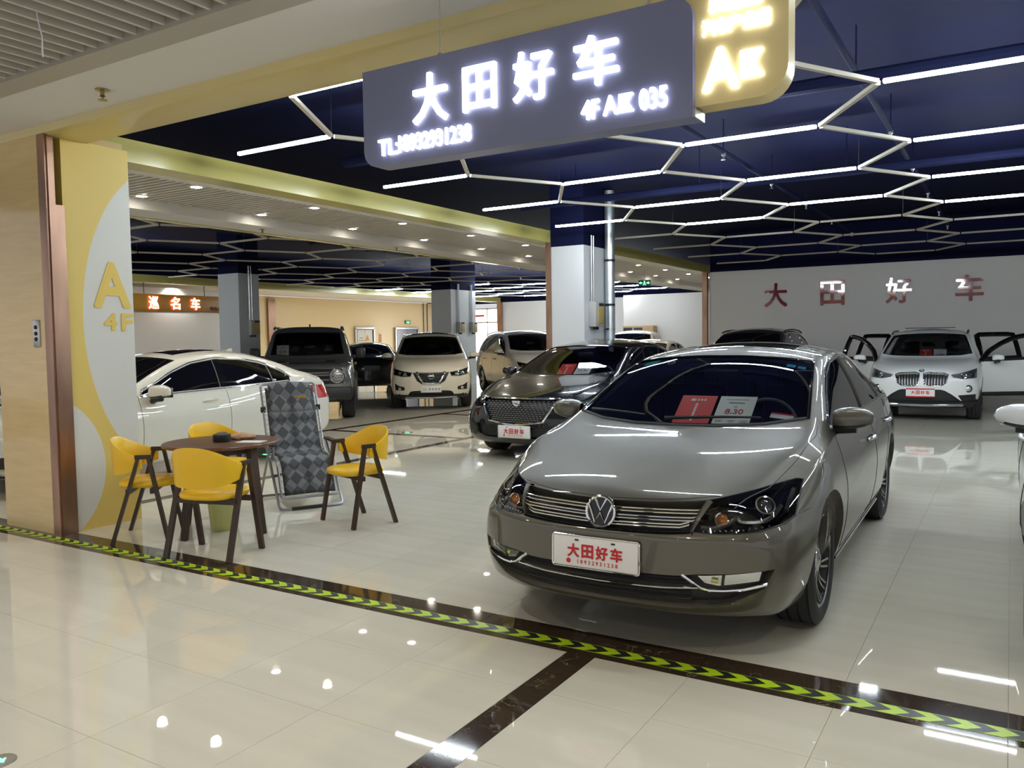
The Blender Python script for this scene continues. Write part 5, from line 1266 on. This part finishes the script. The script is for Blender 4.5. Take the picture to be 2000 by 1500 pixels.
for x in (-2.45, -1.35, -.95): obj('hanging_rod', MB().tube([(x+ox, .07, .48), (x+ox, .07, .525)], .014, 8).tube([(x+ox, .07, .52), (x+ox, .07, .81)], .003, 5), SATIN, sg_)
# ------------------------------------------------------------------ shop name on the back wall
MIRRED = M('red_mirror_acrylic', (.17, .014, .035), .05, .1, coat=.6)
for ch, xc, n in (('大', -5.17, 'first'), ('田', -3.80, 'second'), ('好', -2.31, 'third'), ('车', -.84, 'fourth')):
    o = obj('wall_character', fit_text(ch, -.285, .285, -.30, .31, 0, .03, .022), MIRRED, None, 0, loc=(xc, 21.48, 2.52))
    tag(o, '%s glossy dark red acrylic character from the left on the back wall' % n, 'wall lettering', 'shop name characters on the back wall')
# ------------------------------------------------------------------ column fittings
GREYBOX = M('electrical_grey', srgb(176, 176, 172), .5)
def elec_box(x, y, z, face, label, s=1.0):
    t = thing('electrical_box', label, 'electrical box', (x, y, z), face)
    obj('box', MB().box((0, -.07, 0), (.34*s, .14, .44*s), bev=.01), GREYBOX, t); obj('box_door', MB().box((.03*s, -.145, -.02*s), (.24*s, .012, .30*s), bev=.004), M('box_door_tan', srgb(186, 160, 100), .4), t)
    obj('nameplate', MB().box((.05*s, -.145, .17*s), (.18*s, .008, .05*s)), DARKMET, t, 0)
    for dx in (-.10, -.02): obj('conduit', MB().tube([(dx*s, -.03, .21*s), (dx*s, -.03, 3.3-z)], .014, 8), SATIN, t)
    for k in range(4): obj('cable_gland', MB().lathe([(.014, 0), (.014, -.04), (.008, -.05), (0, -.05)], 8, 'z', ((-.12+.06*k)*s, -.07, -.22*s)), BLACK, t)
elec_box(-6.345, 13.17, 1.92, PI/2, 'electrical box with a tan door on the white pillar by the black sedan')
elec_box(-15.295, 13.30, 1.86, PI/2, 'grey electrical box on the pillar behind the white compact sedan', .8)
elec_box(-15.415, 21.95, 1.9, PI/2, 'grey electrical box on the near part of the lilac pillar', .8)
elec_box(-15.415, 22.7, 1.9, PI/2, 'grey electrical box at the far edge of the lilac pillar', .8)
dp = thing('drain_pipe', 'thick galvanised drain pipe clamped to the side of the white pillar', 'pipe', (-6.25, 13.68, 0))
obj('pipe', MB().tube([(0, 0, .0), (0, 0, 4.15)], .085, 20), M('galvanised', (.62, .66, .70), .3, .8), dp)
obj('thin_pipe', MB().tube([(.0, .16, 0), (.0, .16, 4.15)], .03, 10), M('galvanised', (.62, .66, .70), .3, .8), dp)
for z in (.6, 1.66, 2.10, 2.9):
    obj('clamp', MB().lathe([(.088, -.02), (.096, -.02), (.096, .02), (.088, .02)], 20, 'z', (0, 0, z), closed=True), DARKMET if z != 1.66 else SATIN, dp); obj('clamp_bolt', MB().box((0, -.11, z), (.05, .05, .03)), DARKMET, dp, 0)
# ------------------------------------------------------------------ exit signs, lobby fittings
GREENLIT = M('exit_green', (.05, .9, .25), .4, emis=3.0, ecol=(.15, 1.0, .35)); GREENB = M('exit_back', (.02, .12, .05), .4)
def exit_sign(x, y, z, rz, label, rod, w=.34):
    t = thing('exit_sign', label, 'exit sign', (x, y, z), rz)
    obj('panel', MB().box((0, 0, 0), (w, .03, .15), bev=.005), GREENB, t)
    man = MB().box((0, -.017, .035), (.03, .004, .03)).box((0, -.017, .0), (.035, .004, .05), Matrix.Rotation(.3, 3, 'Y')).box((-.02, -.017, -.04), (.02, .004, .055), Matrix.Rotation(.5, 3, 'Y')).box((.025, -.017, -.04), (.02, .004, .055), Matrix.Rotation(-.5, 3, 'Y'))
    tag(obj('running_figure', man, GREENLIT, t, 0))
    for s in (-1, 1): obj('arrow', MB().prism([(s*.15, 0), (s*.10, .035), (s*.10, .015), (s*.06, .015), (s*.06, -.015), (s*.10, -.015), (s*.10, -.035)], -.019, -.015, 'y'), GREENLIT, t, 0)
    if rod: obj('rod', MB().tube([(0, 0, .07), (0, 0, rod)], .008, 6), SATIN, t)
exit_sign(-8.6, 21.1, 2.98, .2, 'green running-man exit sign hanging in the slatted corridor', .37)
exit_sign(-24.76, 31.0, 2.36, PI/2, 'green running-man exit sign on the beige lobby wall', 0, .4)
def lift_door(n, y0, y1, white):
    st = tag(obj('door_%d' % n, MB().box((-24.77, (y0+y1)/2, 1.03), (.06, y1-y0, 2.06)), M('lift_recess', (.06, .06, .06), .5), None, 0), kind='structure')
    m = M('lift_poster_white', srgb(214, 212, 204), .4) if white else M('lift_steel', (.22, .22, .24), .3, .8)
    h = (y1-y0)/2-.08
    for s in (0, 1): obj('door_leaf', MB().box((-24.73, y0+.08+h*(s+.5), 1.0), (.03, h-.015, 1.98)), m, st, 0)
    obj('door_frame', MB().box((-24.72, (y0+y1)/2, 2.06), (.06, y1-y0+.1, .08)).box((-24.72, y0-.02, 1.03), (.06, .08, 2.06)).box((-24.72, y1+.02, 1.03), (.06, .08, 2.06)), SATIN, st, 0)
    if white:
        p = MB()
        for k, w in enumerate((.26, .40, .34, .30, .22)): p.box((-24.712, y0+.33, 1.62-.11*k), (.004, w, .03))
        tag(obj('notice_lines', p, GREYINK, st, 0), kind='stuff')
        obj('warning_sign', MB().prism([(y1-.58, 1.50), (y1-.30, 1.50), (y1-.44, 1.78)], -24.716, -24.710, 'x'), M('warn_orange', srgb(206, 140, 70), .5), st, 0); obj('warning_text', MB().box((-24.713, y1-.44, 1.40), (.006, .26, .10)), GREYINK, st, 0)
lift_door(1, 27.30, 28.47, True); lift_door(2, 30.06, 31.7, False)
wd_ = tag(obj('window_1', MB().box((-21.5, 33.15, 1.6), (1.6, .04, 2.7)), M('daylight_pane', (1, 1, 1), .3, emis=5.0, ecol=(1, .97, .92)), None, 0), kind='structure')
for x in (-22.3, -21.55, -20.7): obj('window_frame', MB().box((x, 33.1, 1.6), (.05, .06, 2.75)), SATIN, wd_, 0)
for z in (.25, 2.3, 2.95): obj('window_frame', MB().box((-21.5, 33.1, z), (1.64, .06, .06)), SATIN, wd_, 0)
obj('red_banner', MB().box((-22.0, 33.05, 2.62), (.55, .02, .10)), REDINK, wd_, 0)
cb = thing('cable_pair', 'pair of black cables hanging down the beige lobby wall', 'cable', (-24.76, 32.4, 0))
for y in (-.15, .15): obj('cable', MB().tube([(0, y, 1.0), (0, y, 3.3)], .02, 6), BLACK, cb)
hs = thing('hydrant_sign', 'small red fire notice on the beige wall beside the lift door', 'notice', (-24.78, 29.0, 1.6))
obj('notice_board', MB().box((.01, 0, 0), (.02, .14, .42)), M('notice_cream', srgb(226, 205, 170), .5), hs, 0)
for k in range(4): obj('red_glyph', MB().box((.022, 0, .14-.09*k), (.006, .08, .06)), REDINK, hs, 0)
# dealership fascia across the far showroom
fs_ = thing('fascia_sign', 'orange fascia sign with glowing white characters edged in red', 'sign', (-20.6, 14.2, 2.66))
obj('fascia_board', MB().box((-.06, 0, 0), (.12, 6.0, .50), bev=.01), M('fascia_gold', srgb(206, 150, 60), .35), fs_)
obj('bottom_rail', MB().box((-.05, 0, -.26), (.15, 6.0, .03)), SATIN, fs_, 0)
LITY = M('fascia_lit', (1, .95, .7), .4, emis=2.6, ecol=(1, .93, .66)); LITR = M('fascia_red_glow', (1, .05, .03), .4, emis=1.6, ecol=(1, .06, .03))
for ch, y in (('巡', .24), ('名', .94), ('车', 1.62)):
    for mat, e, x in ((LITR, .014, .012), (LITY, 0, .03)):
        obj('lit_character', MB().join(fit_text(ch, -.155-e, .155+e, -.17-e, .18+e, 0, .02, .010), T(x, y, 0) @ RZ(PI/2)), mat, fs_, 0)
obj('phone_line', MB().join(text('电话:18932', .13, .004, .01, 'LEFT'), T(.004, 2.14, -.17) @ RZ(PI/2)), M('maroon_ink', srgb(110, 30, 20), .5), fs_, 0)
for y in (-2.0, 0, 2.0): obj('hanging_rod', MB().tube([(-.06, y, .25), (-.06, y, .55)], .015, 6), DARKMET, fs_)
# low cabinet by the far wall
cbn = thing('cabinet', 'wooden cabinet with two dark glass doors against the far grey wall', 'cabinet', (-12.75, 30.75, 0))
WOOD2 = M('cabinet_wood', srgb(176, 140, 96), .5, vary=(6, .15, (1, 1, 8)))
obj('carcass', MB().box((0, 0, .97), (1.3, .4, 1.94), bev=.01), WOOD2, cbn)
for x in (-.42, .02): obj('door', MB().box((x, -.21, 1.70), (.36, .02, .34)), M('cabinet_glass', (.04, .045, .05), .1), cbn, 0)
# sprinklers and loose wire on the concourse ceiling
SPK = MB().lathe([(.045, 0), (.045, -.006), (.014, -.01), (.014, -.04), (.022, -.045), (.006, -.05), (.006, -.065), (.03, -.068), (.03, -.072), (0, -.072)], 14)
for x, y, z, lab in ((-5.22, 3.34, 3.22, 'brass sprinkler under the white soffit near the beige stone pillar'), (-9.65, 8.65, 3.21, 'sprinkler on the white edge of the corridor ceiling near the wall'), (-9.65, 11.8, 3.21, 'second sprinkler along the white edge of the corridor ceiling')):
    tag(obj('ceiling_sprinkler', SPK, M('brass', srgb(170, 150, 110), .3, .9), None, loc=(x, y, z)), lab, 'sprinkler')
tag(obj('loose_wire', MB().tube(smooth_curve([(0, 0, .05)], 0) if 0 else [(-4.33, 2.42, 3.30), (-4.325, 2.43, 3.19), (-4.33, 2.45, 3.12), (-4.37, 2.47, 3.07), (-4.42, 2.50, 3.05)], .004, 6), M('white_wire', (.75, .76, .82), .5), None), 'thin loose white wire dangling from the baffle ceiling', 'wire')
# floor guide lights
for x, y, r, lab in ((-3.135, 1.497, .055, 'round steel floor guide light in the concourse tiles at bottom left'), (-8.43, 10.48, .09, 'floor guide light with green arrow on the corridor tiles'), (-8.55, 7.60, .09, 'green floor guide light beneath the recliner and table')):
    t = thing('floor_guide_light', lab, 'floor light', (x, y, .0))
    obj('steel_disc', MB().lathe([(r, 0), (r*.97, .004), (r*.8, .005), (0, .005)], 28), SATIN, t)
    a = r*.5; obj('arrow', MB().prism([(a, 0), (0, a*.8), (0, a*.3), (-a, a*.3), (-a, -a*.3), (0, -a*.3), (0, -a*.8)], .005, .0065), GREENLIT, t, 0)

# ------------------------------------------------------------------ table set
WENGE = M('dark_walnut_frame', srgb(58, 42, 32), .45, vary=(14, .18, (8, 8, 1)))
TABLEW = M('walnut_top', srgb(104, 70, 50), .3, vary=(5, .22, (2, 14, 1)))
YLEA = M('yellow_leatherette', srgb(238, 190, 34), .33, bump=(180, .04))
def bar_(mb, p, q, w, d):
    p, q = Vector(p), Vector(q); t = (q-p); L = t.length; rot = t.to_track_quat('Z', 'X').to_matrix()
    return mb.box((p+q)/2, (w, d, L), rot)
def make_chair():
    t = thing('armchair', 'yellow armchair', 'chair')
    # cushion
    n = 28; G = []
    for s, z in ((0, .435), (.80, .432), (.965, .438), (1.0, .455), (.99, .472), (.93, .486), (.6, .496), (0, .50)):
        row = []
        for k in range(n+1):
            a = 2*PI*k/n; c, sn = math.cos(a), math.sin(a); e = .72
            row.append((.232*s*math.copysign(abs(c)**e, c), .02+.225*s*math.copysign(abs(sn)**e, sn), z))
        G.append(row)
    obj('seat', MB().grid(G), YLEA, t, 60)
    # wrap-round backrest: low arms rising to a tall back
    nu = 32; G = []
    for i in range(nu+1):
        a = PI+PI*i/nu; u = i/nu; hgt = math.sin(PI*u)
        top = .690+.140*(max(0, hgt))**1.35; bot = .600-.07*max(0, hgt)**.8; th = .018+.006*hgt; row = []
        ce = math.copysign(abs(math.cos(a))**.8, math.cos(a)); se = -abs(math.sin(a))**.85
        for rx, z in ((1, bot), (1, bot+.03), (1.015, (top+bot)/2), (1.03, top-.02), (1.01, top), (.985, top), (.955, top-.02), (.935, (top+bot)/2), (.93, bot+.03), (.955, bot)):
            lean = 1+.10*hgt*(z-.55)
            row.append((.268*rx*ce*lean, .03+.275*se*rx*lean, z))
        row.append(row[0]); G.append(row)
    mb = MB().grid(G); mb.add([G[0][j] for j in range(10)], [tuple(range(10))]); mb.add([G[-1][j] for j in range(10)], [tuple(range(10))])
    obj('backrest', mb, YLEA, t, 50)
    for sx in (-1, 1):
        x = sx*.262
        for nm, fy, ay in (('leg', .205, .075), ('leg', -.215, .0)):
            obj(nm, bar_(MB(), (x*1.02, fy, 0), (x, ay, .685), .026, .042), WENGE, t, 0)
        obj('arm_cap', MB().box((x, .037, .690), (.028, .125, .034)), WENGE, t, 0)
    obj('seat_rail', bar_(MB(), (-.262, .09, .415), (.262, .09, .415), .04, .03), WENGE, t, 0); obj('seat_rail', bar_(MB(), (-.262, -.09, .415), (.262, -.09, .415), .04, .03), WENGE, t, 0)
    return t
chair = make_chair()
def face(d): return math.atan2(d[1], d[0])-PI/2
for i, (x, y, d, lab) in enumerate([(-4.885, 3.85, (-.27, .96), 'yellow armchair with its back to the camera in front of the round table'), (-5.79, 3.95, (.74, .67), 'yellow armchair at the left of the table beside the mural wall'),
        (-4.67, 5.13, (-.30, -.95), 'yellow armchair standing alone to the right of the patterned recliner'), (-6.04, 4.86, (.98, .02), 'yellow armchair behind the table next to the white compact sedan')]):
    o = chair if i == 0 else copy_tree(chair); o.location = (x, y, 0); o.scale = (.96, .96, .96); o.rotation_euler = (0, 0, face(d)); tag(o, lab, 'chair', 'yellow armchairs round the table')
tb = thing('round_table', 'round walnut-topped table among the yellow armchairs', 'table', (-5.45, 4.39, 0))
obj('table_top', MB().lathe([(0, .695), (.44, .695), (.452, .70), (.452, .715), (.446, .722), (0, .722)], 56), TABLEW, tb)
obj('apron', MB().lathe([(.27, .64), (.29, .64), (.29, .695), (.27, .695)], 32, closed=True), WENGE, tb)
for k in range(4):
    a = math.radians(-84+90*k); c, s = math.cos(a), math.sin(a)
    obj('leg', MB().box((0, 0, 0), (1, 1, 1)) if 0 else MB().add([(c*r_-s*w*sx, s*r_+c*w*sx, z) if sy == 0 else (c*(r_+d_)-s*w*sx, s*(r_+d_)+c*w*sx, z) for z, r_, w, d_ in ((0, .395, .024, .032), (.695, .285, .034, .05)) for sx, sy in ((-1, 0), (1, 0), (1, 1), (-1, 1))],
        [(3, 2, 1, 0), (4, 5, 6, 7), (0, 1, 5, 4), (1, 2, 6, 5), (2, 3, 7, 6), (3, 0, 4, 7)]), WENGE, tb, 0)
ZT = .722
ash = thing('ashtray', 'round black lidded ashtray on the walnut table', 'ashtray', (-5.43, 4.38, ZT))
obj('bowl', MB().lathe([(0, 0), (.066, 0), (.07, .006), (.07, .055), (.066, .06), (0, .06)], 30), M('ash_black', (.02, .02, .02), .4), ash); obj('lid', MB().lathe([(.06, .06), (.03, .074), (0, .078)], 24), M('ash_black', (.02, .02, .02), .4), ash)
pch = thing('crumpled_bag', 'crumpled tan paper pouch lying behind the black ashtray', 'paper bag', (-5.39, 4.56, ZT))
rnd = random.Random(4); G = []
for i in range(13):
    u = i/12; row = []
    for j in range(13):
        a = 2*PI*j/12; h = .032*math.sin(PI*min(.97, .05+u*.9))**.6*(1+.25*rnd.uniform(-1, 1)); w = .045*math.sin(PI*min(.97, .08+u*.85))**.5*(1+.15*rnd.uniform(-1, 1))
        row.append((-.10+.20*u, w*math.cos(a), max(0.0, .026+h*math.sin(a)-.006)))
    row[-1] = row[0]; G.append(row)
obj('pouch', MB().grid(G), M('tan_paper', srgb(190, 150, 116), .7), pch, 40); pch.rotation_euler = (0, 0, .9)
shp = tag(obj('paper_sheet', MB().box((0, 0, .001), (.21, .13, .002)), WHITE, None, 0, loc=(-5.19, 4.47, ZT), rot=(0, 0, .35)), 'white paper sheet lying on the right of the walnut table', 'paper')
bn = thing('waste_bin', 'green waste bin with black liner under the table', 'bin', (-5.46, 4.40, 0))
obj('bucket', MB().lathe([(0, 0), (.098, 0), (.105, .01), (.128, .27), (.133, .272), (.133, .28), (.124, .28), (.100, .012), (0, .012)], 32), M('bin_green', srgb(188, 194, 126), .5), bn)
rnd = random.Random(2); G = []
for i, (r_, z) in enumerate(((.10, .10), (.122, .275), (.136, .288), (.139, .26), (.136, .235))):
    G.append([(r_*math.cos(a)*(1+(.02*rnd.uniform(-1, 1) if i > 2 else 0)), r_*math.sin(a), z+(rnd.uniform(-.02, .015) if i == 4 else 0)) for a in np.linspace(0, 2*PI, 25)]); G[-1][-1] = G[-1][0]
obj('liner', MB().grid(G), M('bin_liner', (.012, .012, .013), .35), bn, 50)

# ------------------------------------------------------------------ folding recliner
def diamond_mat():
    m = M('diamond_fabric', (.05, .055, .06), .85); nt = m.node_tree; p = nt.nodes['Principled BSDF']; L = nt.links.new
    uv = nt.nodes.new('ShaderNodeUVMap'); mp = nt.nodes.new('ShaderNodeMapping'); mp.inputs['Rotation'].default_value = (0, 0, PI/4); mp.inputs['Scale'].default_value = (1, .86, 1)
    ck = nt.nodes.new('ShaderNodeTexChecker'); ck.inputs['Scale'].default_value = 11.5; ck.inputs['Color1'].default_value = (.085, .088, .094, 1); ck.inputs['Color2'].default_value = (.22, .222, .225, 1)
    wv = nt.nodes.new('ShaderNodeTexWave'); wv.inputs['Scale'].default_value = 40; mx = nt.nodes.new('ShaderNodeMix'); mx.data_type = 'RGBA'; mx.blend_type = 'MULTIPLY'; mx.inputs[0].default_value = .35
    mp2 = nt.nodes.new('ShaderNodeMapping'); mp2.inputs['Rotation'].default_value = (0, 0, -PI/4); ck2 = nt.nodes.new('ShaderNodeTexChecker'); ck2.inputs['Scale'].default_value = 5.75
    ck2.inputs['Color1'].default_value = (1, 1, 1, 1); ck2.inputs['Color2'].default_value = (.62, .62, .64, 1)
    mx2 = nt.nodes.new('ShaderNodeMix'); mx2.data_type = 'RGBA'; mx2.blend_type = 'MULTIPLY'; mx2.inputs[0].default_value = 1.0
    L(uv.outputs[0], mp.inputs[0]); L(mp.outputs[0], ck.inputs[0]); L(mp.outputs[0], wv.inputs[0]); L(uv.outputs[0], mp2.inputs[0]); L(mp2.outputs[0], ck2.inputs[0])
    L(ck.outputs[0], mx.inputs[6]); L(wv.outputs[0], mx.inputs[7]); L(mx.outputs[2], mx2.inputs[6]); L(ck2.outputs[0], mx2.inputs[7]); L(mx2.outputs[2], p.inputs['Base Color'])
    return m
DIA = diamond_mat()
def fabric(name, prof, hw, th, parent):
    """cloth panel following a (y,z) profile, with uv in metres"""
    A = resample(smooth_curve(prof, 3), 40); s = np.r_[0, np.cumsum(np.hypot(*np.diff(A, axis=0).T))]; V = []; UV = []; nx = 12
    for side in (1, -1):
        for i, (y, z) in enumerate(A):
            d = A[min(i+1, 40)]-A[max(i-1, 0)]; n = np.array([d[1], -d[0]])/np.hypot(*d)
            for k in range(nx+1):
                x = -hw+2*hw*k/nx; sag = .018*(1-(x/hw)**2)
                o = -n*sag+side*n*th/2
                V.append((x, y+o[0], z+o[1])); UV.append((x, s[i]))
    m = (nx+1); n_ = 41*m; F = []
    for b, fl in ((0, 0), (n_, 1)):
        for i in range(40):
            for k in range(nx):
                q = (b+i*m+k, b+i*m+k+1, b+(i+1)*m+k+1, b+(i+1)*m+k); F.append(q[::-1] if fl else q)
    for i in range(40):
        for k in (0, nx): F.append((i*m+k, (i+1)*m+k, n_+(i+1)*m+k, n_+i*m+k))
    for k in range(nx):
        for i in (0, 40): F.append((i*m+k, i*m+k+1, n_+i*m+k+1, n_+i*m+k))
    me = bpy.data.meshes.new(name); me.from_pydata(V, [], F); ul = me.uv_layers.new(name='UVMap')
    for lp in me.loops: ul.data[lp.index].uv = UV[lp.vertex_index]
    me.polygons.foreach_set('use_smooth', [True]*len(me.polygons))
    bm = bmesh.new(); bm.from_mesh(me); bmesh.ops.recalc_face_normals(bm, faces=bm.faces); bm.to_mesh(me); bm.free()
    return obj(name, me, DIA, parent)
FR = M('recliner_tube', (.33, .34, .36), .3, .8)
rc = thing('recliner', 'grey diamond-patterned folding recliner beside the round table', 'recliner', (-5.75, 5.53, 0), face((.87, -.50)))
back = [(-.40, 1.15), (-.28, .86), (-.15, .55), (-.05, .475), (.10, .49), (.22, .45), (.30, .30), (.37, .14)]
rc.scale = (.93, .93, .93)
seat = fabric('cloth', back, .25, .008, rc)
pil = fabric('pillow', [(-.425, 1.165), (-.395, 1.17), (-.345, 1.05), (-.305, .93), (-.315, .91)], .215, .05, rc)
obj('pillow_label', MB().box((-.09, -.303, 1.045), (.11, .006, .03), Matrix.Rotation(-.33, 3, 'X')), M('label_gold', srgb(176, 140, 40), .4), pil, 0)
for sx in (-1, 1):
    x = sx*.285
    obj('back_rail', MB().tube([(x, -.43, 1.16), (x, -.30, .86), (x, -.165, .55), (x, -.08, .46), (x, .12, .47)], .0125, 8), FR, rc)
    obj('seat_rail', MB().tube([(x, -.08, .455), (x, .12, .475), (x, .235, .45), (x, .315, .30), (x, .39, .13)], .0125, 8), FR, rc)
    obj('front_leg', MB().tube([(sx*.31, -.12, .60), (sx*.31, .10, .36), (sx*.31, .38, .045), (sx*.30, .41, .02)], .0135, 8), FR, rc)
    obj('rear_leg', MB().tube([(sx*.325, .12, .60), (sx*.325, -.10, .36), (sx*.325, -.40, .02)], .0135, 8), FR, rc)
    obj('armrest', MB().box((sx*.315, .02, .615), (.06, .36, .03), bev=.012), BLACK, rc)
    obj('arm_strut', MB().tube([(sx*.30, .16, .60), (sx*.30, .14, .46)], .012, 8), FR, rc)
    obj('rear_foot', MB().box((sx*.325, -.40, .02), (.035, .10, .04), bev=.008), BLACK, rc)
    obj('rail_clamp', MB().box((sx*.285, -.335, .93), (.05, .05, .06), bev=.01), BLACK, rc)
    A = resample(smooth_curve(back, 3), 56); z_ = [(sx*(.235 if k % 2 else .278), A[k][0], A[k][1]) for k in range(3, 54)]
    obj('lacing', MB().tube(z_, .005, 5), M('lacing_cord', (.5, .5, .5), .7), rc)
obj('top_bar', MB().tube([(-.285, -.43, 1.16), (-.26, -.442, 1.185), (.26, -.442, 1.185), (.285, -.43, 1.16)], .0125, 8), FR, rc)
obj('foot_bar', MB().tube([(-.285, .39, .13), (-.25, .395, .115), (.25, .395, .115), (.285, .39, .13)], .0125, 8), FR, rc)
obj('front_bar', MB().tube([(-.30, .41, .02), (-.27, .425, .016), (.27, .425, .016), (.30, .41, .02)], .0135, 8), FR, rc)
obj('rear_bar', MB().tube([(-.325, -.40, .02), (.325, -.40, .02)], .0135, 8), FR, rc)
obj('grip_strip', MB().tube([(-.14, .427, .018), (.20, .427, .018)], .0175, 8), BLACK, rc)
